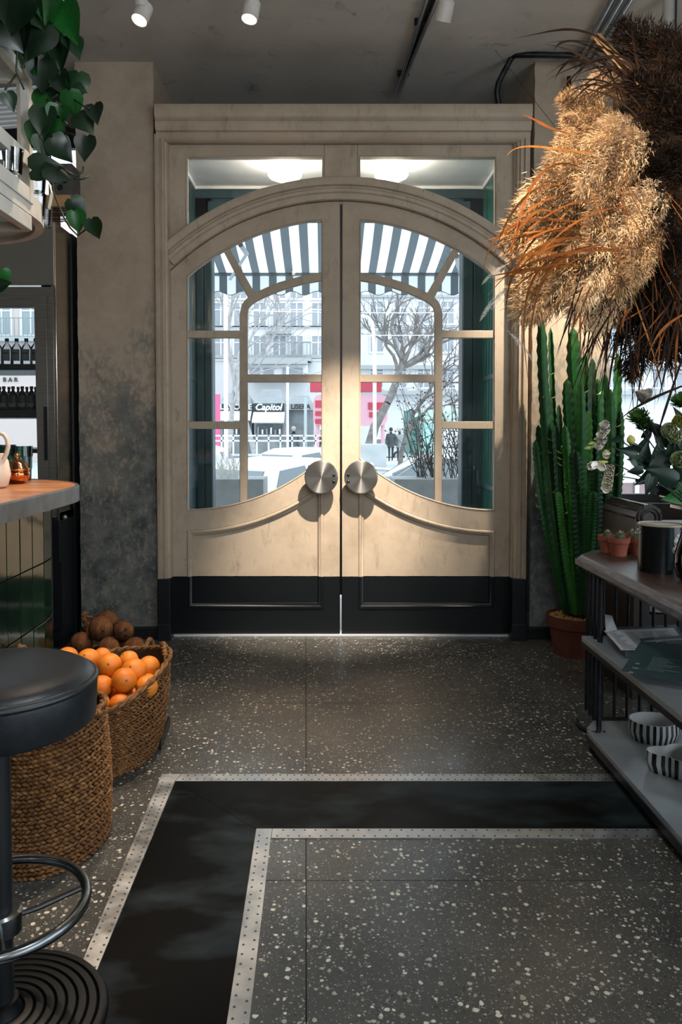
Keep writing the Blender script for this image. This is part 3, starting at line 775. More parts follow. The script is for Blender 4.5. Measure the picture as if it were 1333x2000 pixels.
# ================================================================== bar counter
BX, BY, BR = -1.6, 2.88, 0.645; ZB = 1.05
def bar_outline(r, y0=0.55, n=40):
    pts = [(BX - r, y0), (BX - r, BY)]
    for i in range(n + 1):
        a = math.pi - math.pi*i/n
        pts.append((BX + r*math.cos(a), BY + r*math.sin(a)))
    return pts + [(BX + r, y0)]
def m_counter():
    s = NT('counter_wood'); c = s.coord()
    f = s.noise(3.0, 8, 0.6, vec=c, stretch=(1.6, 7, 6), dist=0.5)
    col = s.ramp(f, [(0.25, '#70442a'), (0.5, '#a06b46'), (0.75, '#c4966c')])
    s.set(col, 0.32, spec=0.5); s.bump(f, 0.05, 0.003); return s.mat
ct = thing('counter_top', (BX, 2.0, ZB - 0.06), 'round-ended reddish wooden bar counter top with grey zinc edge band', 'counter')
o1 = bar_outline(BR - 0.012)
MB().prism([(x, y, ZB - 0.05) for x, y in o1], (0, 0, 0.05)).build('wood_board', m_counter(), ct)
ZINC = mat('zinc_band', '#5d6266', '#767c80', 9, 0.42, 0.85, bump=0.08, bscale=20)
oo, oi = bar_outline(BR), bar_outline(BR - 0.014)
mb = MB(); n = len(oo)
vs = [(x, y, ZB - 0.058) for x, y in oo] + [(x, y, ZB - 0.002) for x, y in oo] + [(x*1, y, ZB + 0.0015) for x, y in bar_outline(BR - 0.003)] + [(x, y, ZB + 0.0015) for x, y in oi] + [(x, y, ZB - 0.058) for x, y in oi]
mb.add(vs, [(k*n+i, k*n+i+1, (k+1)*n+i+1, (k+1)*n+i) for k in range(4) for i in range(n-1)])
mb.build('zinc_edge', ZINC, ct, smooth=True)
cb = thing('tiled_bar', (BX, 2.0, 0), 'bar front clad in dark green glazed tiles under the wooden counter', 'bar')
rb_ = 0.54
MB().prism([(x, y, 0) for x, y in bar_outline(rb_ - 0.012)], (0, 0, ZB - 0.058)).build('core', mat('tile_grout', '#131513', rough=0.8), cb)
def m_tile():
    s = NT('green_glaze'); f = s.noise(14, 5, 0.6); oi_ = s.n('ObjectInfo').outputs['Random']
    c = s.ramp(s.math('ADD', s.math('MULTIPLY', f, 0.6), s.math('MULTIPLY', oi_, 0.4)), [(0.25, '#06140d'), (0.55, '#0d2415'), (0.8, '#1c3420')])
    s.set(c, 0.09, spec=0.7); s.bump(s.noise(5, 3), 0.12, 0.01); return s.mat
TILE = m_tile()
tw, th_ = 0.112, 0.2225; gap = 0.004
arcL = rb_*math.pi; yA = 0.7
# tiles along the straight side from Y=0.7 to BY, then round the end
segs = []
k = 0
while BY - (k + 1)*tw > yA: segs.append(('s', BY - (k+1)*tw, BY - k*tw)); k += 1
na = 10
for i in range(na): segs.append(('a', i*(math.pi/2)/na*1.25, (i+1)*(math.pi/2)/na*1.25))
tcache = {}
for sg in segs:
    for j in range(5):
        z0 = ZB - 0.06 - (j + 1)*th_ + gap + 0.0; z1 = ZB - 0.06 - j*th_
        z0 = max(z0, 0.002)
        if z1 - z0 < 0.02: continue
        jit = rnd.uniform(-0.0012, 0.0012)
        if sg[0] == 's':
            q = [(BX + rb_ + jit, sg[1] + gap/2), (BX + rb_ + jit, sg[2] - gap/2)]
        else:
            a0_, a1_ = sg[1] + gap/2/rb_, sg[2] - gap/2/rb_
            q = [(BX + (rb_ + jit)*math.cos(a), BY + (rb_ + jit)*math.sin(a)) for a in (a0_, a1_)]
        (xa_, ya_), (xb_, yb_) = q; d = Vector((xb_ - xa_, yb_ - ya_, 0)).normalized(); nn = Vector((d.y, -d.x, 0))
        t = 0.010
        MB().prism([(xa_, ya_, z0), (xb_, yb_, z0), (xb_, yb_, z1), (xa_, ya_, z1)], -nn*t).build('tile', TILE, cb, bevel=0.002)
# ================================================================== on the counter
COPPER = mat('polished_copper', '#d98c5a', '#c97a48', 4, 0.10, 1.0)
g = G(24, 946, ZB); cc = Vector((g.x, g.y + 0.05, ZB + 0.0015))
sb = thing('sugar_bowl', cc, 'small round copper sugar bowl with lid on the wooden counter', 'bowl')
MB().lathe([(0.026, 0), (0.036, 0.004), (0.050, 0.022), (0.053, 0.038), (0.049, 0.055)], cc, 28).build('bowl', COPPER, sb, smooth='all')
MB().lathe([(0.052, 0.054), (0.052, 0.060), (0.047, 0.064), (0.038, 0.082), (0.022, 0.095), (0.008, 0.100), (0.006, 0.106), (0.010, 0.112), (0.012, 0.118), (0.008, 0.125), (0, 0.127)], cc, 28).build('lid', mat('polished_brass_copper', '#e0a878', '#c98a5c', 4, 0.08, 1.0), sb, smooth='all')
PORC = mat('cream_porcelain', '#ddc8b4', rough=0.25)
g2 = G(-22, 955, ZB); pc = Vector((g2.x, g2.y + 0.05, ZB + 0.0015))
tp = thing('teapot', pc, 'cream porcelain pot with looped handle beside the copper bowl', 'teapot')
MB().lathe([(0.040, 0), (0.050, 0.01), (0.060, 0.05), (0.052, 0.10), (0.040, 0.125), (0.042, 0.13)], pc, 28).build('body', PORC, tp, smooth='all')
hq = [P(a, b, pc.y - 0.02) for a, b in ((-4, 912), (4, 903), (12, 888), (16, 872), (14, 858), (8, 849), (0, 846), (-6, 850))]
MB().tube(hq, 0.0085, 10).build('handle', PORC, tp, smooth=True)
GG = glass('green_glass', (0.62, 0.80, 0.74), 1.6)
for k, (px_, yy, hh, lab) in enumerate(((12, 3.34, 0.155, 'left ribbed green glass tumbler behind the copper bowl'), (44, 3.30, 0.150, 'right ribbed green glass tumbler behind the copper bowl'))):
    c = P(px_, 900, yy); c.z = ZB + 0.0015
    t = thing('glass_tumbler', c, lab, 'glass', 'tumblers on the counter')
    mb = MB(); n = 32; vs = []; fs = []
    prof = [(0.032, 0), (0.034, 0.008), (0.036, hh*0.35), (0.038, hh*0.36), (0.039, hh*0.7), (0.041, hh*0.71), (0.042, hh), (0.039, hh), (0.034, 0.012), (0, 0.010)]
    for r, z in prof:
        for i in range(n):
            rr = r*(1 + (0.035 if i % 2 else -0.02)*(1 if 0.005 < z < hh*0.95 else 0)); a = 2*math.pi*i/n
            vs.append(c + Vector((rr*math.cos(a), rr*math.sin(a), z)))
    for j in range(len(prof) - 1):
        for i in range(n): fs.append((j*n+i, j*n+(i+1) % n, (j+1)*n+(i+1) % n, (j+1)*n+i))
    mb.add(vs, fs).build('tumbler', GG, t, smooth=True)
# ================================================================== bar stool
SX, SY = -0.692, 1.592
st = thing('bar_stool', (SX, SY, 0), 'black leather round bar stool with steel foot ring, front left', 'stool')
LEATH = mat('black_leather', '#14181b', '#1b2024', 60, 0.36, bump=0.06, bscale=300)
sc_ = (SX, SY, 0.75)
MB().lathe([(0.198, -0.092), (0.203, -0.085), (0.206, -0.02), (0.205, -0.012)], sc_, 64).build('seat_drum', LEATH, st, smooth=True)
MB().lathe([(0.204, -0.014), (0.208, -0.010), (0.209, -0.006), (0.206, -0.001), (0.200, 0.0)], sc_, 64).build('piping', LEATH, st, smooth='all')
MB().lathe([(0.203, -0.006), (0.198, 0.004), (0.180, 0.014), (0.14, 0.021), (0.08, 0.025), (0.0, 0.026)], sc_, 64).build('seat_cushion', LEATH, st, smooth='all')
MB().lathe([(0.028, 0.02), (0.028, 0.66)], (SX, SY, 0), 24).lathe([(0.06, 0.62), (0.12, 0.657), (0.12, 0.66)], (SX, SY, 0), 24).build('column', BLACK, st, smooth=True)
ringm = mat('ring_steel', '#767a7c', '#909496', 20, 0.25, 1.0)
rg = [(SX + 0.178*math.cos(a), SY + 0.178*math.sin(a), 0.262) for a in [2*math.pi*i/48 for i in range(48)]]
fr_ = MB().tube(rg, 0.0115, 12, closed=True).build('foot_ring', ringm, st, smooth='all')
for a in (25, 115, 205, 295):
    c_, s_ = math.cos(R(a)), math.sin(R(a))
    MB().tube([(SX + 0.04*c_, SY + 0.04*s_, 0.232), (SX + 0.08*c_, SY + 0.08*s_, 0.237), (SX + 0.174*c_, SY + 0.174*s_, 0.258)], 0.006, 8).build('spoke', ringm, fr_, smooth=True)
MB().lathe([(0.042, 0.205), (0.048, 0.21), (0.048, 0.25), (0.042, 0.255)], (SX, SY, 0), 24).build('hub', ringm, st, smooth=True)
pr = [(0.222, 0.0), (0.222, 0.010)]
r = 0.218
while r > 0.05:
    pr += [(r, 0.016 + (0.22 - r)*0.10), (r - 0.008, 0.0185 + (0.22 - r)*0.10), (r - 0.015, 0.0185 + (0.22 - r)*0.10), (r - 0.018, 0.011 + (0.22 - r)*0.10)]
    r -= 0.022
pr += [(0.036, 0.05), (0.036, 0.06)]
MB().lathe(pr, (SX, SY, 0), 64).build('base_plate', mat('cast_black', '#060708', '#0b0d0f', 40, 0.45, 0.0, spec=0.3), st, smooth=True)
# ================================================================== woven baskets
def m_wicker(n, a, b, c):
    s = NT(n); f = s.noise(55, 3, stretch=(1, 1, 1)); g_ = s.noise(7, 4)
    col = s.ramp(f, [(0.3, a), (0.5, b), (0.72, c)]); col = s.mix(s.map(g_, 0.4, 0.7, 0, 0.45), col, '#4a321d')
    s.set(col, 0.7, spec=0.25); return s.mat
WK = m_wicker('seagrass', '#523419', '#7a532f', '#a27748')
WKD = mat('basket_inside', '#3d2817', '#533720', 30, 0.8)
def basket(name, cx, cy, rx, ry, h, top, bot, label, rim_fn, rows_, stitch=0.024, handles=(), seed=1):
    rr = random.Random(seed)
    t = thing(name, (cx, cy, 0), label, 'basket')
    def ring(u, a):
        k = lerp(bot, top, u) + 0.05*math.sin(math.pi*u)
        z = u*(h + rim_fn(a)*u)
        return Vector((cx + rx*k*math.cos(a), cy + ry*k*math.sin(a), z))
    n = 48; mb = MB(); vs = []; fs = []; m = 12
    for j in range(m + 1):
        for i in range(n):
            v = ring(j/m, 2*math.pi*i/n); c = Vector((cx, cy, v.z)); vs.append(c + (v - c)*0.965)
    for j in range(m):
        for i in range(n): fs.append((j*n+i, j*n+(i+1) % n, (j+1)*n+(i+1) % n, (j+1)*n+i))
    fs.append(tuple(range(n)))
    mb.add(vs, fs).build('shell', WKD, t, smooth=True)
    mb = MB()
    per = 2*math.pi*math.sqrt((rx*rx + ry*ry)/2)
    for j in range(rows_):
        u = (j + 0.5)/rows_
        ns = int(per/stitch)
        for i in range(ns):
            a = 2*math.pi*(i + 0.5*(j % 2) + rr.uniform(-.12, .12))/ns
            p = ring(u, a); q = ring(u, a + 0.01); d = (q - p).normalized()
            up = (ring(min(u + .02, 1), a) - ring(u - .02, a)).normalized(); nn = d.cross(up).normalized()
            L = stitch*rr.uniform(0.62, 0.8); H = h/rows_*rr.uniform(0.52, 0.66); T = 0.006*rr.uniform(0.8, 1.3)
            e = (d + up*(0.28 if j % 2 else -0.28)).normalized()
            o = p + nn*0.001*rr.uniform(-1, 2)
            vs = [o - e*L, o + up*H*.8 - e*L*.2, o + nn*T - e*L*.3, o - up*H*.8 - e*L*.2, o + e*L, o + up*H*.8 + e*L*.3, o + nn*T + e*L*.35, o - up*H*.8 + e*L*.3]
            mb.add(vs, [(0,2,1),(0,3,2),(1,2,6,5),(2,3,7,6),(4,5,6),(4,6,7)])
    mb.build('weave', WK, t, kind='stuff', fix=False) if False else put('weave', mb.mesh(WK, fix=False), t, kind='stuff')
    # braided rim
    for ph in (0, 1):
        pts = []
        for i in range(160):
            a = 2*math.pi*i/160; v = ring(1.0, a); b_ = a*per/0.05/2 + ph*math.pi
            pts.append(v + Vector((math.cos(a)*0.006*math.cos(b_), math.sin(a)*0.006*math.cos(b_), 0.006*math.sin(b_))))
        MB().tube(pts, 0.0075, 6, closed=True).build('rim', WK, t, smooth='all')
    for pts, r_ in handles:
        hd = None
        for ph in (0, 1):
            q = []
            N = 40
            for i in range(N + 1):
                u = i/N*(len(pts) - 1); k_ = min(int(u), len(pts) - 2); f_ = u - k_
                p0 = pts[max(k_-1, 0)]; p1 = pts[k_]; p2 = pts[k_+1]; p3 = pts[min(k_+2, len(pts)-1)]
                v = 0.5*((2*p1) + (p2 - p0)*f_ + (2*p0 - 5*p1 + 4*p2 - p3)*f_*f_ + (3*p1 - p0 - 3*p2 + p3)*f_**3)
                a = i*0.9 + ph*math.pi
                q.append(v + Vector((math.cos(a)*r_*.55, math.sin(a)*r_*.4, math.sin(a)*r_*.5)))
            MB().tube(q, r_*.62, 7).build('handle', WK, t, smooth='all')
    return t
def loop(p, q, top): return [Vector(p), Vector(p).lerp(Vector(top), .55) + (Vector(p) - Vector(q))*.05, Vector(top), Vector(q).lerp(Vector(top), .55) + (Vector(q) - Vector(p))*.05, Vector(q)]
# front basket (behind the stool)
FB = (-0.862, 2.345)
basket('woven_basket', FB[0], FB[1], 0.185, 0.235, 0.40, 0.90, 0.98, 'tall empty seagrass basket just behind the black stool', lambda a: 0.015*math.cos(2*a), 32, 0.018,
       [(loop((FB[0] - .05, FB[1] + .215, .40), (FB[0] + .05, FB[1] + .215, .40), P(38, 1262, 2.56)), 0.010), (loop((FB[0] + .10, FB[1] - .15, .40), (FB[0] + .17, FB[1] - .02, .40), (FB[0] + .16, FB[1] - .09, .43)), 0.010)], 1)
# orange basket
OB = (-0.838, 3.0)
basket('woven_basket', OB[0], OB[1], 0.215, 0.325, 0.285, 1.0, 0.78, 'oval seagrass basket piled with oranges, right of the bar', lambda a: 0.075*max(0, math.cos(a))**2 - 0.02*max(0, -math.sin(a)) + 0.03*max(0, math.sin(a)), 27, 0.018,
       [(loop((OB[0] + .205, OB[1] + .03, .35), (OB[0] + .19, OB[1] + .15, .35), P(318, 1258, 3.1)), 0.011)], 2)
# coconut basket
CB = (-0.985, 3.56)
basket('woven_basket', CB[0], CB[1], 0.20, 0.19, 0.205, 1.0, 0.8, 'round seagrass basket full of brown coconuts, behind the oranges', lambda a: 0.02*abs(math.cos(a)), 15, 0.019,
       [(loop((CB[0] - .15, CB[1] + .13, .21), (CB[0] - .06, CB[1] + .18, .21), P(165, 1198, 3.68)) , 0.012), (loop((CB[0] + .19, CB[1] + .02, .21), (CB[0] + .16, CB[1] - .12, .21), P(292, 1250, 3.5)), 0.012)], 3)
# ---- coconuts
def m_coco():
    s = NT('coconut_husk'); f = s.noise(30, 5, 0.7, stretch=(1, 1, .35)); s.set(s.ramp(f, [(0.3, '#3a2416'), (0.55, '#5c3d26'), (0.8, '#835a37')]), 0.9, spec=0.1); s.bump(f, 0.6, 0.01); return s.mat
COCO = m_coco(); EYE = mat('coconut_eye', '#150d08', rough=0.8)
def coconut(c, r, axis, label, seed):
    rr = random.Random(seed)
    t = thing('coconut', c, label, 'coconut', 'coconuts in the basket')
    a, b, d = basis(axis); mb = MB().ball((0, 0, 0), r, r, r*1.08, 20)
    Mx = Matrix((a, b, d)).transposed()
    mb.v = [tuple(Vector(c) + Mx @ (Vector(v)*(1 + 0.03*noise.noise(Vector(v)*28 + Vector((seed, 0, 0)))))) for v in mb.v]
    mb.build('husk', COCO, t, smooth='all')
    hb = MB()
    for i in range(320):
        th, ph = math.acos(rr.uniform(-1, 1)), rr.uniform(0, 2*math.pi)
        n = Vector((math.sin(th)*math.cos(ph), math.sin(th)*math.sin(ph), math.cos(th)*1.06)); w_ = Mx @ n
        tg = (Mx @ Vector((-n.x*n.z, -n.y*n.z, 1 - n.z*n.z)) + Vector((rr.uniform(-.6, .6), rr.uniform(-.6, .6), rr.uniform(-.6, .6)))).normalized()
        p = Vector(c) + w_*r*.99; sd = w_.cross(tg).normalized()*0.0006; l = rr.uniform(.006, .02)
        hb.add([p - sd, p + sd, p + tg*l + w_*l*.35], [(0, 1, 2)])
    put('fibres', hb.mesh(COCO, fix=False), t, kind='stuff')
    for i in range(3):
        an = 2*math.pi*i/3; n = (Mx @ Vector((0.33*math.cos(an), 0.33*math.sin(an), 1.0))).normalized()
        MB().lathe([(0.0085, 0), (0.006, 0.0015), (0, -0.001)], Vector(c) + n*r*1.07, 10, axis=n).build('eye', EYE, t)
    return t
COC = [((197, 1228), 3.50, .056, (0.25, -.9, -.25), 'coconut on top of the pile, eyes facing forward'), ((208, 1216), 3.62, .055, (0, .5, 1), 'coconut at the back of the pile behind the top one'),
       ((241, 1233), 3.55, .049, (0.3, -1, .1), 'coconut at the right of the pile with dark eyes showing'), ((159, 1258), 3.50, .051, (-.4, .4, 1), 'coconut at the left edge of the pile beside a rope handle'),
       ((212, 1268), 3.42, .050, (.1, .3, 1), 'reddish coconut low in the middle just behind the oranges'), ((262, 1268), 3.45, .052, (.6, .3, .6), 'dark coconut low at the right end of the pile'), ((232, 1258), 3.60, .05, (0, 1, 0), 'coconut half hidden in the centre of the pile')]
def settle(items, c, rx, ry, zmin, it=60):
    """push round fruit apart, mostly in depth, and keep them inside their basket"""
    pts = [Vector(p) for p, r in items]; rad = [r for p, r in items]
    for _ in range(it):
        for i in range(len(pts)):
            for j in range(i):
                d = pts[i] - pts[j]; L = d.length; m = rad[i] + rad[j] + .001
                if L < m:
                    n = d/max(L, 1e-4); n = Vector((n.x*.35, n.y + (.25 if n.y >= 0 else -.25), n.z*.35)); n.normalize()
                    pts[i] += n*(m - L)*.5; pts[j] -= n*(m - L)*.5
        for i, p in enumerate(pts):
            e = math.hypot((p.x - c[0])/(rx - rad[i]*.9), (p.y - c[1])/(ry - rad[i]*.9))
            if e > 1 and p.z < zmin: p.x = c[0] + (p.x - c[0])/e; p.y = c[1] + (p.y - c[1])/e
    return pts
cpos = settle([(P(q[0][0], q[0][1], q[1]), q[2]) for q in COC], CB, .185, .175, .26)
for k, (px_, Y, r, ax, lab) in enumerate(COC): coconut(cpos[k], r, ax, lab, k + 3)
# ---- oranges
def m_orange():
    s = NT('orange_peel'); f = s.noise(4, 3); oi_ = s.n('ObjectInfo').outputs['Random']
    s.set(s.ramp(s.math('ADD', s.math('MULTIPLY', f, .6), s.math('MULTIPLY', oi_, .4)), [(0.25, '#d9731b'), (0.7, '#ee8f2c')]), 0.38, spec=0.45)
    s.bump(s.noise(260, 2), 0.22, 0.002); return s.mat
OR = m_orange(); ORN = mat('orange_navel', '#7a5a1e', rough=0.8)
proto = {}
def orange(c, r, ax, label):
    t = thing('orange', c, label, 'orange', 'oranges in the basket')
    if not proto:
        me = MB().ball((0, 0, 0), 1, 1, 0.96, 28).mesh(OR)
        for p in me.polygons: p.use_smooth = True
        proto['b'] = me
        proto['n'] = MB().lathe([(0.10, 0), (0.06, 0.02), (0, 0.0)], (0, 0, 0.955), 8).mesh(ORN)
    for nm, k in (('peel', 'b'), ('stem_end', 'n')):
        o = link(bpy.data.objects.new(nm, proto[k])); o.parent = t; o.scale = (r, r, r); o.rotation_euler = Vector(ax).to_track_quat('Z', 'Y').to_euler()
    return t
ORS = [((132, 1285), 3.19, .046, 'left-most orange, behind the stool seat'), ((172, 1292), 3.02, .047, 'large orange left of centre at the back of the pile'), ((199, 1283), 3.13, .038, 'small orange peeking out behind the centre of the pile'),
       ((213, 1308), 2.94, .047, 'large orange in the very middle of the pile'), ((247, 1296), 3.06, .040, 'orange at the back, right of the middle one'), ((289, 1308), 3.02, .046, 'right-most large orange, under the basket handle'),
       ((259, 1325), 2.90, .048, 'orange right of the middle with a dark stem end'), ((240, 1344), 2.80, .047, 'front orange low in the pile with a stem end facing right'), ((200, 1341), 2.84, .043, 'front left orange beside the empty basket rim'),
       ((283, 1340), 2.86, .042, 'orange against the right rim, partly hidden'), ((236, 1374), 2.74, .042, 'lowest orange at the front rim of the basket'), ((205, 1374), 2.74, .038, 'lowest orange at the front left rim'),
       ((288, 1332), 2.97, .040, 'orange behind the right rim between two larger ones'), ((190, 1325), 2.98, .040, 'orange hidden low at the left of the pile'), ((222, 1340), 2.92, .044, 'orange hidden deep in the middle of the pile'), ((255, 1350), 2.90, .044, 'orange hidden low at the right of the pile'), ((150, 1310), 3.05, .044, 'orange low at the left behind the stool'), ((230, 1320), 3.05, .044, 'orange buried in the back of the pile')]
opos = settle([(P(q[0][0], q[0][1], q[1]), q[2]) for q in ORS], OB, .195, .30, .295)
for k_, (px_, Y, r, lab) in enumerate(ORS):
    orange(opos[k_], r, (rnd.uniform(-.6, .8), rnd.uniform(-1, -.1), rnd.uniform(-.3, .9)), lab)
# dark metal bar on the floor beside the orange basket
MB().prism([G(314, 1466), G(310, 1440), G(322, 1412), G(331, 1398, .0)], (0, 0, 0.0)).v
q = [G(312, 1464), G(331, 1416)]
MB().bar(q[0] + Vector((0, 0, .02)), q[1] + Vector((0, 0, .02)), 0.012, 0.04).build('metal_bar', IRON, label='low dark metal bar on the floor right of the orange basket', cat='bar', bevel=0.002)
# black bottle carrier behind the coconuts
q = P(165, 1238, 3.72)
# ================================================================== hanging glass rack above the bar
PW = mat('chalky_white_paint', '#a9a69c', '#c4c0b5', 9, 0.6, bump=0.12, bscale=30, lo=0.3, hi=0.7)
rk = thing('glass_rack', (-1.3, 2.3, 1.95), 'white painted hanging wooden glass rack with rounded end above the bar', 'rack')
XR0, XR1, YE = -1.055, -1.24, 2.66
zr = lambda py, Y=2.66, px=48: P(px, py, Y).z
def bar_(a, b, w_, h_, nm='rail'): return MB().bar(a, b, w_, h_).build(nm, PW, rk, bevel=0.003)
pz0, pz1 = zr(398), CEIL
pxs = P(52, 250, YE).x; pxi = P(37, 250, YE + 0.03).x
bar_((pxs, YE, pz0), (pxs, YE, pz1), 0.035, 0.03, 'post'); bar_((pxs - 0.10, YE + 0.22, zr(380)), (pxs - 0.10, YE + 0.22, pz1), 0.03, 0.03, 'post')
bar_((pxs - 0.42, YE, pz0), (pxs - 0.42, YE, pz1), 0.035, 0.03, 'post')
for py in (316, 383, 437): 
    z = P(53, py, YE).z
    bar_((pxs, 1.2, z), (pxs, YE, z), 0.028, 0.05); bar_((pxs - 0.42, 1.2, z), (pxs - 0.42, YE, z), 0.028, 0.05)
    bar_((pxs - 0.42, YE, z - .01), (pxs, YE, z - .01), 0.024, 0.03, 'cross_rail'); bar_((pxs - 0.42, YE - .45, z - .01), (pxs, YE - .45, z - .01), 0.024, 0.03, 'cross_rail')
z = P(40, 150, YE).z
bar_((pxs - 0.42, YE, z), (pxs, YE, z), 0.028, 0.035, 'cross_rail'); bar_((pxs, 1.2, z), (pxs, YE, z), 0.028, 0.035)
bar_((P(37, 390, YE).x, YE - .05, P(37, 440, YE).z), (P(37, 390, YE).x, YE - .05, P(37, 385, YE).z), 0.03, 0.03, 'post')
# rounded apron at the bottom
def apron(zt, zb, cx, cy, r, th, y0):
    pts = [(cx + r, y0)] + [(cx + r*math.cos(a), cy + r*1.05*math.sin(a)) for a in [math.pi*i/28 for i in range(29)]] + [(cx - r, y0)]
    mb = MB(); n = len(pts); inn = [(cx + (x - cx)*(1 - th/r), y if abs(y - y0) < 1e-6 else cy + (y - cy)*(1 - th/r)) for x, y in pts]
    vs = [(x, y, zb) for x, y in pts] + [(x, y, zt) for x, y in pts] + [(x, y, zt) for x, y in inn] + [(x, y, zb) for x, y in inn]
    fs = [((k % 4)*n+i, (k % 4)*n+i+1, ((k+1) % 4)*n+i+1, ((k+1) % 4)*n+i) for k in range(4) for i in range(n-1)]
    return mb.add(vs, fs), pts
apz1, apz0 = P(98, 408, 2.85).z, P(98, 447, 2.85).z
acx, ar = -1.37, 0.36
mb, apts = apron(apz1, apz0, acx, 2.72, ar, 0.03, 1.2)
mb.build('apron', PW, rk, smooth=True)
MB().prism([(x*0.985 + acx*0.015, y, apz0 + 0.012) for x, y in apts], (0, 0, 0.012)).build('tray', mat('tray_grey', '#8e938f', '#7d8480', 5, 0.35), rk)
GL = glass('clear_glass', (0.90, 0.93, 0.93), 1.5)
def tumbler(x, y, z, h, r, lab):
    c = Vector((x, y, z)); t = thing('drinking_glass', c, lab, 'glass', 'clear glasses on the hanging rack')
    MB().lathe([(r*.8, 0), (r*.82, .004), (r*.9, h*.5), (r, h), (r*.94, h), (r*.76, .008), (0, .006)], c, 24).build('tumbler', GL, t, smooth=True)
for k, (px_, py_, Y, h) in enumerate(((72, 378, 2.80, .085), (84, 376, 2.92, .08), (70, 330, 2.83, .075), (8, 318, 2.5, .08), (25, 330, 2.52, .08))):
    q = P(px_, py_, Y); z = apz0 + 0.024 if px_ > 60 and py_ > 350 else q.z
    if k == 2: z = apz0 + 0.024 + .0865; q = P(72, 378, 2.80)
    if k > 2: z = P(53, 383, YE).z + .026
    tumbler(q.x if k != 2 else P(72, 378, 2.80).x, Y if k != 2 else 2.80, z, h, .034, ['clear glass at the rounded end of the white rack', 'clear glass behind another at the rack end', 'clear glass stacked on top of another at rack end', 'clear glass inside the rack, left edge of the photo', 'clear glass inside the rack beside the post'][k])
MB().box(pxs - 0.42, pxs, 2.42, 2.62, P(53, 383, YE).z + .018, P(53, 383, YE).z + .025).build('shelf_board', PW, rk)
sp = thing('curved_strap', P(90, 380, 2.9), 'white curved metal strap standing at the rack end', 'strap')
MB().ribbon([P(a, b, 2.9) for a, b in ((78, 346), (90, 350), (99, 362), (102, 376), (99, 392), (96, 408))], 0.03, (0, 1, 0)).build('strap', PW, sp)
# slatted vent grille on the wall behind the rack
vg = thing('vent_grille', P(20, 215, 4.2), 'white slatted vent grille high on the left behind the rack', 'grille')
for k in range(9):
    a = P(-20, 178 + k*9, 4.2); b = P(88, 170 + k*9, 4.2)
    MB().bar(a, b, 0.03, 0.010).build('slat', WHITEP, vg)
MB().bar(P(88, 160, 4.22), P(88, 250, 4.22), 0.03, 0.03).bar(P(-20, 165, 4.22), P(-20, 260, 4.22), .03, .03).build('grille_frame', PW, vg)
# ================================================================== trailing pothos
def m_leaf(n, a, b, c, rough=0.35):
    s = NT(n); f = s.noise(18, 3); oi_ = s.n('ObjectInfo').outputs['Random']
    s.set(s.ramp(s.math('ADD', s.math('MULTIPLY', f, .4), s.math('MULTIPLY', oi_, .6)), [(0.2, a), (0.55, b), (0.85, c)]), rough, spec=0.4)
    s.b.inputs['Transmission Weight'].default_value = 0.0; return s.mat
POTH = m_leaf('pothos_leaf', '#07170b', '#0d2b12', '#175a1e')
STEM = mat('vine_stem', '#1c2b17', rough=0.6)
def heart_mesh(m, L=1.0, fold=0.18, droop=0.15):
    mb = MB(); n = 9; rows = []
    prof = [(0.0, 0.10), (0.06, 0.34), (0.16, 0.43), (0.30, 0.44), (0.45, 0.39), (0.60, 0.30), (0.75, 0.19), (0.88, 0.09), (1.0, 0.005)]
    vs = []; fs = []
    for u, w_ in prof:
        for k in range(-2, 3):
            x = k/2*w_; y = u - (0.10*abs(k/2)*(1 if u < .1 else 0)); z = -fold*abs(k/2)**1.3*w_*-1 - droop*u*u
            vs.append((x, y, z))
    m_ = 5
    for i in range(len(prof) - 1):
        for k in range(4): fs.append((i*m_+k, i*m_+k+1, (i+1)*m_+k+1, (i+1)*m_+k))
    mb.add([(a*L, b*L, c*L) for a, b, c in vs], fs)
    me = mb.mesh(m, fix=False)
    for p in me.polygons: p.use_smooth = True
    return me
HM = [heart_mesh(POTH, 1, f, d) for f, d in ((.3, .2), (-.2, .35), (.6, .1))]
po = thing('trailing_pothos', (-1.15, 2.5, 2.6), 'dark green trailing pothos vine hanging over the white rack', 'plant')
LV = [(135, 45, 74, -80, 2.55), (104, 38, 70, -95, 2.6), (62, 20, 80, -60, 2.5), (28, 30, 80, -110, 2.4), (95, 85, 64, -70, 2.6), (120, 108, 60, -100, 2.62), (146, 92, 46, -60, 2.6), (70, 75, 70, -120, 2.5), (40, 75, 66, -90, 2.45), (108, 140, 42, -110, 2.65), (15, 62, 70, -40, 2.4), (85, 5, 80, -85, 2.5), (130, 10, 60, -70, 2.6),
      (150, 165, 50, -95, 2.6), (125, 168, 46, -70, 2.62), (158, 175, 26, -20, 2.6), (140, 205, 48, -85, 2.6), (125, 190, 44, -60, 2.66), (186, 222, 40, -80, 2.55), (165, 236, 48, -50, 2.56), (112, 232, 46, -100, 2.62), (84, 240, 58, -95, 2.6), (108, 262, 46, -80, 2.62), (70, 265, 50, -110, 2.63), (166, 290, 46, -100, 2.55), (122, 292, 52, -50, 2.6), (88, 290, 46, -85, 2.62), (92, 326, 60, 10, 2.6), (115, 335, 50, -10, 2.6), (100, 205, 36, -100, 2.66), (82, 150, 60, -95, 2.6), (82, 195, 50, -85, 2.64), (64, 118, 60, -80, 2.58), (20, 200, 34, -70, 2.45),
      (152, 405, 40, -50, 2.58), (150, 434, 40, -80, 2.57), (186, 448, 38, -75, 2.55), (12, 540, 26, -70, 2.3), (8, 556, 30, 20, 2.3), (60, 45, 60, -100, 2.62), (100, 60, 60, -60, 2.66), (5, 5, 90, -80, 2.35), (45, 110, 40, -100, 2.55)]
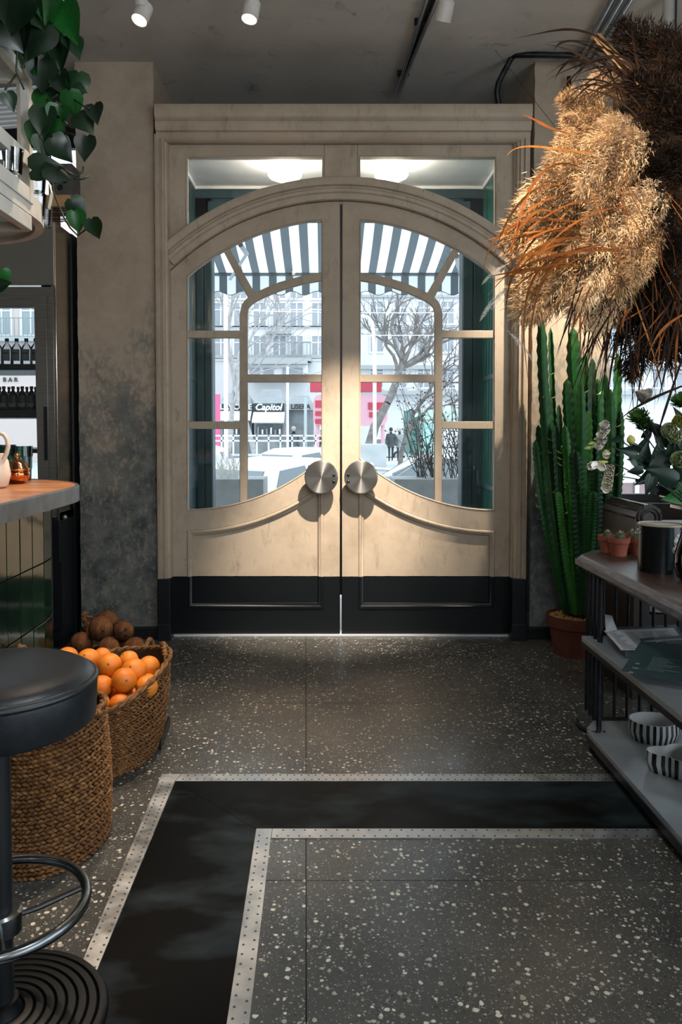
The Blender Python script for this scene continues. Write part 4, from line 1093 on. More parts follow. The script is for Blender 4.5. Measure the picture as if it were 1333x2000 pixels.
for k, (px_, py_, sz, ang, Y) in enumerate(LV):
    c = P(px_, py_, Y); L = sz/F*Y*1.02
    o = link(bpy.data.objects.new('leaf', HM[k % 3])); o.parent = po; o.scale = (L*1.08, L, L)
    dx, dz = math.cos(R(ang)), math.sin(R(ang))
    yv = Vector((dx, rnd.uniform(-.35, .35), dz)).normalized(); zv = Vector((rnd.uniform(-.5, .5), -1, rnd.uniform(-.2, .5))); zv = (zv - yv*zv.dot(yv)).normalized(); xv = yv.cross(zv)
    o.rotation_euler = Matrix((xv, yv, zv)).transposed().to_euler(); o.location = c - yv*L*.5 - base_of(po)
VI = [[(80, -20, 2.62), (85, 60, 2.64), (90, 140, 2.66), (93, 215, 2.66), (98, 300, 2.63), (103, 370, 2.62), (112, 395, 2.61), (125, 425, 2.6), (137, 445, 2.59), (152, 460, 2.58), (168, 448, 2.57), (180, 438, 2.56)],
      [(36, 0, 2.5), (34, 80, 2.5), (32, 140, 2.5), (47, 175, 2.52)], [(32, 145, 2.5), (10, 175, 2.45)], [(62, 80, 2.55), (60, 110, 2.55), (42, 132, 2.52)], [(100, 215, 2.63), (128, 240, 2.6), (140, 250, 2.58), (148, 247, 2.57)], [(125, 258, 2.6), (150, 265, 2.57), (166, 272, 2.55)], [(145, 195, 2.6), (165, 208, 2.57), (175, 212, 2.55)], [(115, 325, 2.6), (140, 340, 2.58), (150, 345, 2.57), (162, 335, 2.57), (163, 325, 2.57)], [(145, 349, 2.58), (160, 350, 2.57), (174, 345, 2.57)], [(90, 195, 2.64), (105, 190, 2.62), (112, 185, 2.6)], [(72, 290, 2.62), (78, 310, 2.62), (95, 320, 2.61)], [(0, 545, 2.3), (10, 548, 2.3)]]
for q in VI: MB().tube([P(*p) for p in q], 0.0032, 6).build('stem', STEM, po, smooth='all')
# ================================================================== RIGHT: console shelf
DARKW = mat('dark_stained_wood', '#2b1d18', '#4a332a', 5, 0.38, stretch=(8, 1, 8), bump=0.06, detail=7)
EDGEW = mat('worn_edge_wood', '#4b4a48', '#77767a', 14, 0.45, stretch=(6, 1, 6), bump=0.1, detail=7)
SHELFM = mat('grey_metal_shelf', '#9aa0a3', '#b3b9bc', 4, 0.34, 0.5, detail=6, rr=(0.28, 0.5))
ZT_ = 0.75
A_ = G(1124, 1082, ZT_); B_ = G(1150, 1073, ZT_)
XW = A_.x; XE = 1.66; YE_ = B_.y
con = thing('console_shelf', (1.35, 2.4, 0), 'dark three-tier console with wooden top, iron spindles and grey metal shelves', 'shelf')
def top_poly(i, y0=0.9): return [(XW + i, y0), (XE - i, y0), (XE - i, YE_ - i), (B_.x + i*.6, YE_ - i), (XW + i, A_.y - i*.6)]
def layer(i0, i1, z0, z1):
    a, b = top_poly(i0), top_poly(i1); n = len(a)
    return [(x, y, z0) for x, y in a] + [(x, y, z1) for x, y in b], [tuple(range(n-1, -1, -1)), tuple(range(n, 2*n))] + [(i, (i+1) % n, (i+1) % n + n, i+n) for i in range(n)]
mb = MB()
for i0, i1, z0, z1 in ((0.028, 0.016, -0.062, -0.048), (0.010, 0.0, -0.048, -0.040), (0.0, 0.0, -0.040, -0.020), (0.008, 0.012, -0.020, -0.010)):
    mb.add(*layer(i0, i1, ZT_ + z0, ZT_ + z1))
mb.build('moulded_edge', EDGEW, con)
mb = MB().add(*layer(0.016, 0.022, ZT_ - 0.0102, ZT_)); mb.build('table_top', DARKW, con)
ZM, ZL = 0.44, 0.085
xm = G(1170, 1266, ZM).x; xl = G(1160, 1434, ZL).x
yb = G(1190, 1407, ZL).y
XS = XW + 0.045
MB().box(xm - 0.005, XE - 0.04, 0.9, yb - 0.02, ZM - 0.022, ZM).build('shelf', SHELFM, con, bevel=0.002)
MB().box(xm - 0.008, xm + 0.004, 0.9, yb - 0.02, ZM - 0.04, ZM - 0.022).build('shelf_rail', IRON, con)
ym = yb - 0.02
xq = xl + 0.0
MB().prism([(xl - 0.012, 0.9, ZL - 0.02), (XE - 0.04, 0.9, ZL - 0.02), (XE - 0.04, yb, ZL - 0.02), (xl + 0.05, yb, ZL - 0.02), (xl - 0.012, yb - 0.09, ZL - 0.02)], (0, 0, 0.02)).build('shelf', SHELFM, con, bevel=0.002)
MB().box(xl - 0.016, xl - 0.004, 0.9, yb - 0.1, ZL - 0.045, ZL - 0.018).build('shelf_rail', IRON, con)
YR = yb + 0.004
zt = ZT_ - 0.062
for k in range(13):
    x = P(1177 + 24.4*k, 1350, YR).x
    if x > XE - 0.05: break
    MB().cyl((x, YR, ZL - 0.01), (x, YR, zt), 0.0065, 8).build('spindle', IRON, con, smooth=True)
MB().tube([(P(1160, 1406, YR).x, YR, ZL + 0.004), (XE - 0.05, YR, ZL + 0.004)], 0.008, 8).build('end_rail', IRON, con, smooth=True)
for px_, dy, r in ((1147, 0.03, .0075), (1155, -0.02, .0075), (1163, -0.06, .0085), (1172, -0.10, .010)):
    yy = YR + dy*1.2; x = P(px_, 1300, yy).x
    zb_ = ZL + 0.0
    q = [(x, yy, zt), (x, yy, zb_ + 0.03)]
    if px_ == 1172: q += [(x - 0.002, yy - 0.006, zb_ + 0.008), (x - 0.012, yy - 0.008, zb_ - 0.006), (x - 0.03, yy + 0.01, zb_ - 0.010), (x - 0.055, yy + 0.05, zb_ - 0.006), (x - 0.062, yy + 0.075, zb_ + 0.004), (x - 0.055, yy + 0.10, zb_ + 0.006)]
    MB().tube(q, r, 10).build('post', IRON, con, smooth=True)
for x, y in ((xl + 0.02, yb - 0.10), (XE - 0.08, yb - 0.08), (xl + 0.02, 1.1), (XE - 0.08, 1.1)):
    MB().cyl((x, y, 0.0), (x, y, ZL - 0.02), 0.022, 16).build('foot', BLACK, con, smooth=True)
for x, y in ((XE - 0.06, yb - 0.02), (XE - 0.06, 1.0), (XW + 0.04, 1.0)):
    MB().cyl((x, y, ZL), (x, y, zt), 0.009, 8).build('post', IRON, con, smooth=True)
MB().ball((xl + 0.05, yb - 0.12, ZL), 0.006, n=8).build('screw', IRON, con)
# ---- papers on the middle shelf
def m_print(name, paper, ink, sc=30, bw=0.55):
    s = NT(name); c = s.coord(); br = s.n('TexBrick', i_Scale=sc); br.inputs['Mortar Size'].default_value = 0.032
    br.inputs['Brick Width'].default_value = bw; br.inputs['Row Height'].default_value = 0.16
    s.l(c, br.inputs[0])
    nz = s.noise(20, 2, vec=c, stretch=(0.35, 1.6, 1))
    f = s.math('MULTIPLY', s.math('SUBTRACT', 1.0, br.outputs['Fac']), s.math('GREATER_THAN', nz, 0.50))
    s.set(s.mix(s.math('MULTIPLY', f, 0.75), paper, ink), 0.7); return s.mat
PAPER = mat('printed_paper', '#c9cdd0', rough=0.7)
MENUG = mat('green_menu_card', '#2c4244', '#34494b', 12, 0.55)
def sheet(name, pts, z, h, m, label, cat, group=None, tilt=None):
    q = [G(a, b, z) for a, b in pts]
    if tilt:
        for v, t in zip(q, tilt): v.z += t
    o = MB().prism(q, (0, 0, h)).build(name, m, label=label, cat=cat, group=group)
    return o
sheet('paper_sheet', [(1184, 1232), (1316, 1227), (1345, 1262), (1213, 1270)], ZM + 0.034, 0.002, mat('blank_paper', '#c2c6c9', rough=0.7), 'lower pale paper sheet of the printed stack on middle console shelf', 'paper', 'printed sheets on the middle shelf')
sheet('paper_sheet', [(1180, 1232), (1312, 1227), (1350, 1268), (1214, 1270)], ZM + 0.040, 0.0015, PAPER, 'top printed menu sheet lying on the middle console shelf', 'paper', 'printed sheets on the middle shelf')
sheet('paper_stack', [(1186, 1240), (1325, 1234), (1345, 1280), (1222, 1284)], ZM + 0.001, 0.030, mat('dark_paper_edge', '#3a3f42', '#565b5e', 30, 0.7, stretch=(1, 1, 40)), 'dark stack of booklets beneath the printed sheets on middle shelf', 'booklet')
sheet('folded_paper', [(1184, 1235), (1182, 1215), (1196, 1217), (1206, 1230)], ZM + 0.046, 0.0015, mat('blank_paper', '#c2c6c9', rough=0.7), 'curled corner of a pale paper sheet behind printed menu', 'paper', tilt=(0.0, 0.03, 0.03, 0.0))
bf = thing('black_booklet', G(1320, 1258, ZM + .044), 'black booklet with pale border and white script on middle shelf', 'booklet')
def qd(pts, z): return [G(a, b, z) for a, b in pts]
MB().prism(qd([(1251, 1250), (1345, 1243), (1365, 1278), (1272, 1282)], ZM + .044), (0, 0, .006)).build('cover', mat('cover_black', '#15191c', rough=0.5), bf)
for a in ([(1258, 1252), (1345, 1246), (1346, 1248.5), (1262, 1254)], [(1258, 1252), (1262, 1253), (1280, 1275), (1277, 1276)]):
    MB().prism(qd(a, ZM + .0505), (0, 0, .0005)).build('border', mat('pale_print', '#aeb4b6', rough=0.7), bf)
sc1 = [(1283, 1256), (1290, 1262), (1303, 1267), (1312, 1268), (1316, 1264), (1308, 1258), (1296, 1254), (1286, 1253), (1283, 1256), (1295, 1258), (1306, 1264), (1318, 1270), (1333, 1272)]
MB().tube([G(a, b, ZM + .0512) for a, b in sc1], 0.0012, 5).build('script', mat('pale_print', '#aeb4b6', rough=0.7), bf)
sheet('menu_card', [(1215, 1313), (1252, 1270), (1350, 1279), (1350, 1338)], ZM + 0.030, 0.003, MENUG, 'dark green printed menu card overhanging the middle shelf edge', 'menu', tilt=(0.004, 0.03, 0.03, 0.004))
def print_lines(par, quad, z, m, u0, u1, v0, v1, nv, cols, seed, h=.0006, th=.35):
    """rows of short printed dashes on a sheet given by its four corners in the picture (far left, far right, near right, near left)"""
    c = [G(a, b, zz) for (a, b), zz in zip(quad, z)]; r_ = random.Random(seed); mb = MB()
    def at(u, v): return c[0].lerp(c[1], u).lerp(c[3].lerp(c[2], u), v) + Vector((0, 0, .0008))
    for i in range(nv):
        v = lerp(v0, v1, i/max(nv - 1, 1)); dv = (v1 - v0)/nv*th
        for k in range(cols):
            ua = lerp(u0, u1, k/cols); ub = ua + (u1 - u0)/cols*r_.uniform(.35, .85); u = ua
            while u < ub:
                w_ = r_.uniform(.012, .03); q = [at(u, v), at(min(u + w_, ub), v), at(min(u + w_, ub), v + dv), at(u, v + dv)]
                mb.add(q, [(0, 1, 2, 3)]); u += w_ + .008
    put('printed_text', mb.mesh(m, fix=False), par, kind='stuff')
INK = mat('ink', '#2f3235', rough=.7); INKP = mat('pale_ink', '#7f918f', rough=.7)
_tops = [o for o in C.objects if o.get('label', '').startswith('top printed menu')]
print_lines(_tops[0], [(1180, 1232), (1312, 1227), (1350, 1268), (1214, 1270)], [ZM + .0415]*4, INK, .06, .94, .14, .92, 13, 4, 1)
_tops = [o for o in C.objects if o.name.startswith('menu_card')]
_q = [(1252, 1270), (1350, 1279), (1350, 1338), (1215, 1313)]; _z = [ZM + .030 + .003 + t for t in (.03, .03, .004, .004)]
print_lines(_tops[0], _q, _z, INKP, .32, .95, .25, .72, 9, 1, 2)
print_lines(_tops[0], _q, _z, INKP, .10, .24, .55, .92, 3, 1, 3, th=.5)
# ---- striped bowls on the bottom shelf
SB, SW_, SWI = mat('stripe_black', '#121415', rough=0.25), mat('stripe_white', '#b9bbb8', rough=0.25), mat('bowl_inside', '#c6c8c4', rough=0.3)
def striped_bowl(name, c, rf, h, lab, n, stripes, rz):
    def r(a, k): return rf(a)*k
    segs = n*stripes; mb = MB()
    prof = [(0.90, 0.0), (1.03, h*.5), (1.0, h), (0.955, h), (0.93, h*.6), (0.82, 0.008)]
    m = segs; vs = []
    for k, z in prof:
        for i in range(m):
            a = 2*math.pi*i/m + rz; q = rf(a - rz)*k
            vs.append(c + Vector((q*math.cos(a), q*math.sin(a), z)))
    t = thing(name, c, lab, 'bowl', 'striped bowls on the bottom shelf')
    def faces(js): return [(j*m+i, j*m+(i+1) % m, (j+1)*m+(i+1) % m, (j+1)*m+i) for j in js for i in range(m)]
    mb = MB(); mb.add(vs, faces((0, 1)))
    mb.m = [(i // n) % 2 for j in (0, 1) for i in range(m)]
    mb.f.append(tuple(range(m-1, -1, -1))); mb.m.append(0)
    mb.build('striped_wall', [SB, SW_], t, smooth='all')
    mb = MB(); mb.add(vs, faces((2, 3, 4))); mb.f.append(tuple(5*m+i for i in range(m))); mb.m.append(0)
    mb.build('rim_and_inside', SWI, t, smooth=True); return t
q = G(1275, 1440, ZL + .001); c1 = Vector((q.x, q.y - 0.01, ZL + .001))
oval = lambda a: 0.092*0.078/math.sqrt((0.078*math.cos(a))**2 + (0.092*math.sin(a))**2)
striped_bowl('striped_bowl', c1, oval, 0.075, 'oval black and white striped bowl on the bottom console shelf', 2, 44, 0.0)
q = G(1316, 1508, ZL + .001); c2 = Vector((q.x + .004, q.y, ZL + .001))
tre = lambda a: 0.073*(1 + 0.24*math.cos(3*a))
striped_bowl('striped_bowl', c2, tre, 0.070, 'clover-shaped black and white striped bowl in front of the oval one', 3, 36, R(165))
# ---- cactus pots on the table
TERRA = mat('terracotta', '#7c3d2b', '#95503a', 12, 0.75, bump=0.05)
SOIL = mat('soil', '#3a2418', '#5b3a28', 60, 0.95, bump=0.5)
CACT = mat('small_cactus', '#2a3a1f', '#3c4d28', 30, 0.6)
THORN = mat('pale_thorn', '#b59e86', rough=0.6)
def cactus_pot(c, h, r, lab, seed, flower=False):
    rr = random.Random(seed); t = thing('cactus_pot', c, lab, 'potted cactus', 'little terracotta cactus pots')
    MB().lathe([(r*.68, 0), (r*.88, h*.72), (r*.98, h*.72), (r, h), (r*.92, h), (r*.86, h*.86), (0, h*.86)], c, 28).build('pot', TERRA, t, smooth=True)
    MB().lathe([(r*.86, h*.87), (0, h*.90)], c, 16).build('soil', SOIL, t)
    for k in range(1 + (seed % 2)):
        cc = c + Vector((rr.uniform(-.25, .25)*r, rr.uniform(-.25, .2)*r, h*.95)); R_ = r*(.46 if k == 0 else .28)
        cb_ = MB().ball(cc, R_, R_, R_*1.15, 14).build('cactus', CACT, t, smooth='all')
        mb = MB()
        for i in range(90):
            th, ph = rr.uniform(0, math.pi*.62), rr.uniform(0, 6.28); n = Vector((math.sin(th)*math.cos(ph), math.sin(th)*math.sin(ph), math.cos(th)))
            sd = n.cross(Vector((.3, .5, .7))).normalized()*.0010; p = cc + n*R_
            mb.add([p - sd, p + sd, p + n*rr.uniform(.008, .014) + Vector((rr.uniform(-.003, .003), 0, rr.uniform(-.003, .003)))], [(0, 1, 2)])
        o = put('spines', mb.mesh(THORN, fix=False), cb_, kind='stuff')
    if flower: MB().ball(c + Vector((r*.42, -r*.2, h*.98)), r*.17).build('red_bud', mat('red_bud', '#8c2a30', rough=0.5), t, smooth=True)
def onT(px, py): q = G(px, py, ZT_); return Vector((q.x, q.y, ZT_ + .0005))
for px_, py_, h, r, lab, sd, fl_ in ((1189, 1079, .072, .041, 'left-most little terracotta pot with a bristly cactus', 4, False), (1211, 1086, .076, .0445, 'front little terracotta pot with round cactus and red bud', 6, True),
                                (1236, 1078, .072, .040, 'rear little terracotta pot half hidden behind the front one', 5, False), (1249, 1084, .070, .041, 'right little terracotta pot beside the black tin', 8, False)):
    cactus_pot(onT(px_, py_) + Vector((0, .01, 0)), h, r, lab, sd, fl_)
# ---- black tin with lace print
q = G(1296, 1117, ZT_); TC = Vector((q.x, q.y + .02, ZT_ + .0005)); tr_, thh = 0.081, 0.172
tin = thing('storage_tin', TC, 'tall black lidless tin with a pale lace print on the console top', 'tin')
TINB = mat('black_tin', '#0b0d0f', '#101316', 10, 0.22)
MB().lathe([(tr_, 0), (tr_, thh), (tr_ - .003, thh), (tr_ - .003, .004), (0, .004)], TC, 48).build('body', TINB, tin, smooth=True)
MB().lathe([(tr_ + .0015, thh - .002), (tr_ + .0025, thh + .001), (tr_, thh + .004), (tr_ - .004, thh + .002), (tr_ - .004, thh - .002)], TC, 48).build('rim', mat('cream_rim', '#b5a58f', rough=0.35), tin, smooth='all')
MB().lathe([(tr_ - .0035, .006), (tr_ - .0035, thh - .001)], TC, 40).build('lining', mat('beige_lining', '#8d7c66', rough=0.5), tin, smooth='all')
MB().tube([TC + Vector((-tr_ - .006 + .006*math.cos(a), -.01, thh - .022 + .008*math.sin(a))) for a in [6.28*i/12 for i in range(12)]], .002, 6, closed=True).build('ring_handle', ALU, tin, smooth=True)
def m_lace():
    s = NT('lace_print'); c = s.sep(s.coord()); 
    ang = s.math('MULTIPLY', s.math('ARCTAN2', c[1], c[0]), 8.2); zz = s.math('MULTIPLY', c[2], 100)
    ln = None
    for sg in (1, -1):
        v = s.math('ADD', s.math('MULTIPLY', ang, sg), zz)
        v = s.math('ABSOLUTE', s.math('SINE', v)); v = s.math('LESS_THAN', v, 0.24); ln = v if ln is None else s.math('MAXIMUM', ln, v)
    s.set(s.mix(ln, '#97918a', '#141414'), 0.3); return s.mat
mb = MB(); pat = []
sil = [(0.0, .30, 1.0), (.10, .28, 1.0), (.25, .22, 1.0), (.42, .10, 1.0), (.50, .04, 1.0), (.56, -.02, 1.0), (.60, .10, 1.0), (.72, .06, 1.0), (.84, .16, 1.0), (.94, .36, 1.0)]
vs = []; nS = 10
for u, s0, s1 in sil:
    for k in range(nS + 1):
        a = R(-118 + 62*0 ) + R(30) + lerp(s0, s1, k/nS)*R(75)
        vs.append(TC + Vector(((tr_ + .0006)*math.cos(a), (tr_ + .0006)*math.sin(a), u*thh*.97 + .001)))
mb.add(vs, [(j*(nS+1)+k, j*(nS+1)+k+1, (j+1)*(nS+1)+k+1, (j+1)*(nS+1)+k) for j in range(len(sil)-1) for k in range(nS)])
mb.build('lace_print', m_lace(), tin, smooth='all')
# ---- glass vase and bouquet
q = G(1357, 1135, ZT_); VC = Vector((q.x + .005, q.y, ZT_ + .0005))
va = thing('glass_vase', VC, 'clear bulbous glass vase at the right edge, holding white flowers', 'vase')
MB().lathe([(.045, 0), (.060, .01), (.072, .05), (.070, .09), (.056, .14), (.046, .18), (.048, .20), (.044, .20), (.042, .18), (.052, .14), (.066, .09), (.068, .05), (.055, .014), (0, .012)], VC, 32).build('vase', glass('vase_glass', (.80, .88, .87), 2.0), va, smooth='all')
bq = thing('flower_bouquet', VC + Vector((0, 0, .1)), 'bouquet of white freesias, green roses and dark leaves in the glass vase', 'flowers')
YB = VC.y
WHITE = mat('white_petal', '#d6cfc2', '#e2dccf', 10, 0.5); CREAMP = mat('cream_petal', '#cfc8a2', '#ddd8b8', 10, 0.5); GREENP = mat('green_rose_petal', '#93a070', '#b5bd94', 8, 0.5)
MUM = mat('green_mum', '#2f5320', '#4f7a2c', 20, 0.5); BUD = mat('green_bud', '#6d8a3a', '#8da65a', 12, 0.5); YBUD = mat('yellow_bud', '#a0a04a', '#b7b668', 12, 0.5)
BLEAF = m_leaf('bouquet_leaf', '#0b1c15', '#12291d', '#1d3f22', 0.4); LEAFB = mat('bright_leaf', '#1f5a20', '#2d702a', 8, 0.4)
def petal(mb, c, d, up, L, wd, curl=0.3, mi=0):
    d = Vector(d).normalized(); up = Vector(up); s_ = d.cross(up).normalized(); nn = s_.cross(d)
    vs = []
    for u, k in ((0, .25), (.3, .8), (.65, 1.0), (.9, .7), (1, .25)):
        for x in (-1, 0, 1): vs.append(Vector(c) + d*L*u + s_*wd/2*k*x + nn*(curl*L*u*u + (0.15*wd if x else 0)))
    mb.add(vs, [(3*j+k, 3*j+k+1, 3*j+k+4, 3*j+k+3) for j in range(4) for k in range(2)], mi)
def bloom(nm, c, n, L, wd, m, axis, spread=0.9, layers=2, curl=.3, seed=0):
    rr = random.Random(seed); A, B, D = basis(axis); mb = MB()
    for l in range(layers):
        sp = spread*(1 - .55*l/max(layers, 1)); k = 1 - .25*l/max(layers, 1)
        for i in range(n):
            a = 6.28*(i + .5*l)/n + rr.uniform(-.15, .15)
            d = D*math.cos(sp) + (A*math.cos(a) + B*math.sin(a))*math.sin(sp)
            petal(mb, c, d, D, 1.2*L*k*rr.uniform(.9, 1.1), 1.25*wd*k, curl)
    return put(nm, mb.mesh(m, fix=False), bq, smooth=True)
def PB(a, b, dy=0): return P(a, b, YB + dy)
for i in range(5):   # upper freesia spike
    bloom('freesia', PB(1187 - i*3 + (i % 2)*4, 838 + i*10, .02), 5, .030, .022, WHITE, (-.5, -.6, .5), .7, 2, .2, i)
bloom('freesia', PB(1183, 878, .02), 4, .026, .022, CREAMP, (0, -.6, -.8), .45, 2, .1, 9)
for a, b in ((1158, 866), (1163, 872), (1150, 875), (1168, 857)):
    MB().lathe([(.002, -.016), (.007, -.004), (.006, .008), (0, .017)], PB(a, b, .02), 10, axis=(-1, -.1, -.15)).build('bud', BUD, bq, smooth='all')
bloom('freesia', PB(1172, 904, .0), 6, .038, .022, WHITE, (-1, -.5, -.3), .55, 2, .3, 20)
MB().lathe([(.004, -.02), (.008, .01)], PB(1176, 903, .0), 10, axis=(-1, 0, -.1)).build('flower_throat', YBUD, bq, smooth='all')
for i in range(5): bloom('freesia', PB(1194 - i*1.5, 912 + i*9, .0), 5, .028, .020, CREAMP if i % 2 else WHITE, (-.4, -.7, -.2), .75, 2, .15, 30 + i)
bloom('freesia', PB(1182, 912, -.01), 5, .022, .018, WHITE, (-.6, -.6, 0), .8, 1, .2, 40)
bloom('pale_bloom', PB(1257, 790, .12), 6, .048, .036, mat('grey_petal', '#a39c8e', '#b4ad9e', 9, 0.6), (-.1, -.35, 1), .5, 2, -.1, 50)  # whitish-grey petals, greyer than the freesias
for k, (a, b, s_) in enumerate(((1250, 822, .036), (1336, 790, .040), (1262, 835, .03))):
    bloom('green_chrysanthemum', PB(a, b, .04), 16, s_, .008, MUM, (-.4, -.5, .6), 1.35, 5, .35, 60 + k)
for k, (a, b, s_) in enumerate(((1310, 846, .036), (1330, 902, .036), (1330, 828, .03), (1322, 858, .03))):
    bloom('green_rose', PB(a, b, -.02), 6, s_, .038, GREENP if k != 2 else YBUD, (-.5, -.8, .3), 1.0, 5, .35, 70 + k)
MB().lathe([(.006, -.018), (.014, -.006), (.013, .004), (.006, .012), (0, .016)], PB(1233, 858, .0), 14, axis=(-.2, -.1, 1)).build('yellow_bud', YBUD, bq, smooth='all')
HB = [heart_mesh(BLEAF, 1, f, d) for f, d in ((.2, .1), (.5, .3), (-.2, .2))]
LB_ = [heart_mesh(LEAFB, 1, .2, .1)]
LVB = [(1205, 858, 22, 200), (1232, 882, 36, 170), (1240, 895, 30, 120), (1258, 868, 34, 60), (1262, 885, 32, 90), (1272, 905, 42, 170), (1285, 880, 40, 80), (1290, 860, 34, 120), (1300, 895, 46, 200), (1315, 880, 40, 100), (1275, 930, 50, 200), (1300, 930, 50, 160), (1320, 930, 46, 200), (1270, 945, 34, 250), (1300, 955, 44, 190), (1325, 950, 44, 180), (1250, 905, 34, 150), (1245, 920, 26, 190), (1330, 860, 44, 90), (1265, 845, 26, 60), (1284, 838, 30, 140), (1310, 945, 40, 200), (1335, 885, 50, 120), (1290, 915, 44, 210), (1328, 968, 52, 195), (1240, 875, 24, 140), (1340, 920, 50, 150), (1278, 958, 22, 240), (1325, 815, 36, 90)]
for k, (a, b, sz, an) in enumerate(LVB):
    L = sz/F*YB*1.15; yv = Vector((math.cos(R(an)), rnd.uniform(-.4, .4), math.sin(R(an)))).normalized()
    zv = Vector((rnd.uniform(-.5, .5), -1, rnd.uniform(-.3, .6))); zv = (zv - yv*zv.dot(yv)).normalized(); xv = yv.cross(zv)
    o = link(bpy.data.objects.new('leaf', LB_[0] if k == 24 else HB[k % 3])); o.parent = bq; o.scale = (L*.72, L, L)
    o.rotation_euler = Matrix((xv, yv, zv)).transposed().to_euler(); o.location = PB(a, b, rnd.uniform(-.05, .08)) - yv*L*.4 - base_of(bq)
for q in ([(1185, 900), (1215, 912), (1260, 935), (1330, 965), (1357, 1040)], [(1200, 928), (1240, 935), (1290, 945), (1345, 985), (1357, 1040)], [(1190, 848), (1220, 865), (1270, 900), (1335, 965), (1357, 1040)], [(1195, 870), (1230, 890), (1290, 935), (1345, 990), (1357, 1040)], [(1250, 828), (1268, 860), (1300, 905), (1350, 980), (1357, 1040)], [(1257, 795), (1275, 830), (1310, 900), (1352, 980), (1357, 1040)], [(1310, 850), (1330, 920), (1355, 990), (1357, 1040)], [(1335, 800), (1345, 900), (1357, 1040)], [(1234, 862), (1265, 880), (1310, 930), (1350, 985), (1357, 1040)], [(1330, 905), (1345, 970), (1357, 1040)]):
    MB().tube([PB(a, b, .01) for a, b in q], .0022, 6).build('stem', STEM, bq, smooth='all')
# ================================================================== window seat with rolled arm, sill
WOODD = mat('bench_wood', '#1b1311', '#2c1f1a', 8, 0.36, bump=0.05)
bn = thing('window_seat', (1.75, 3.9, 0), 'dark carved wooden bench with scrolled arm below the right window', 'bench')
sc0 = P(1268, 1012, 3.55); sx, sz = sc0.x, sc0.z
sp_ = []
prof = []
for i in range(33):
    a = math.pi*1.0 - math.pi*1.35*i/32; prof.append((sx + .062*math.cos(a), sz + .062*math.sin(a)))
prof = [(sx - .062, sz - .25)] + prof + [(sx + .02, sz - .05), (sx + .02, sz - .25)]
MB().prism([(x, 3.55, z) for x, z in prof], (0, 0.42, 0)).build('rolled_arm', WOODD, bn, smooth=True)
for r_ in (.052, .034):
    MB().tube([(sx + r_*math.cos(a), 3.548, sz + r_*math.sin(a)) for a in [math.pi*1.1 - math.pi*1.7*i/24 for i in range(25)]], .006, 6).build('scroll_carving', WOODD, bn, smooth='all')
for k in range(7):
    a = math.pi*.62 - k*.22
    MB().bar((sx + .048*math.cos(a), 3.546, sz + .048*math.sin(a)), (sx + .064*math.cos(a), 3.546, sz + .064*math.sin(a)), .008, .012).build('scroll_leaf', WOODD, bn)
for dx, dz in ((-.062, .0), (-.05, .035), (-.02, .058)):
    MB().tube([(sx + dx*1.02, 3.56, sz + dz*1.02), (sx + dx*1.02, 3.96, sz + dz*1.02)], .005, 6).build('arm_bead', WOODD, bn, smooth='all')
MB().box(sx - .055, sx + .02, 3.57, 3.96, 0.0, sz - .24).box(1.78, 2.5, 4.35, 4.5, 0, sz - .12).box(sx + .02, 1.9, 3.6, 3.95, 0.30, .40).box(1.78, 2.5, 3.6, 4.35, 0.30, .40).build('frame', WOODD, bn)
MB().box(sx + .03, 2.5, 3.60, 3.95, .40, .52).build('seat_cushion', mat('seat_cushion_grey', '#8f9496', '#a1a6a8', 20, 0.8), bn, bevel=.03, smooth=True)
wt = thing('side_table', (1.95, 3.35, 0), 'pale marble-topped side table at the right edge behind the tin', 'table')
zt2 = P(1310, 980, 3.4).z
MB().box(1.72, 2.5, 2.9, 3.94, zt2 - .025, zt2).build('table_top', mat('pale_stone', '#b7bcc0', '#c8cdd1', 5, 0.3), wt, bevel=.004)
MB().box(1.76, 2.46, 2.94, 3.90, zt2 - .075, zt2 - .025).build('apron', WHITEP, wt)
for x, y in ((1.80, 3.0), (2.42, 3.0), (1.80, 3.5), (2.42, 3.5)): MB().cyl((x, y, 0), (x, y, zt2 - .07), .018, 10).build('leg', IRON, wt, smooth=True)
# ================================================================== big potted cactus
q = G(1137, 1288); PC = Vector((q.x, q.y + .12, 0)); 
zr_ = P(1137, 1200, PC.y).z; rr_ = 55/F*PC.y
cp = thing('potted_cactus', PC, 'tall clump of dark green columnar cactus in terracotta pot by the right pier', 'potted cactus')
MB().lathe([(rr_*.74, 0), (rr_*.90, zr_*.72), (rr_*.99, zr_*.73), (rr_*1.02, zr_), (rr_*.95, zr_), (rr_*.92, zr_*.9), (0, zr_*.9)], PC, 40).build('pot', mat('big_terracotta', '#5b2c1f', '#6d382a', 9, 0.75, bump=.05), cp, smooth=True)
mb = MB(); r2 = random.Random(3)
MB().lathe([(rr_*.92, zr_*.92), (0, zr_*.94)], PC, 24).build('soil', SOIL, cp)
for i in range(260):
    a, rr = r2.uniform(0, 6.28), rr_*.9*math.sqrt(r2.random()); s_ = r2.uniform(.006, .013)
    mb.ball(PC + Vector((rr*math.cos(a), rr*math.sin(a), zr_*.94 + s_*.3)), s_, s_*.8, s_*.6, 6)
put('bark_chips', mb.mesh(mat('bark_chip', '#a5794a', '#c79a62', 60, 0.8), fix=False), cp, kind='stuff')
CG = m_leaf('cactus_skin', '#12351a', '#1e5524', '#3d7a2b', 0.45)
CRB = mat('cactus_rib_edge', '#9aa860', '#7d9148', 80, 0.6)
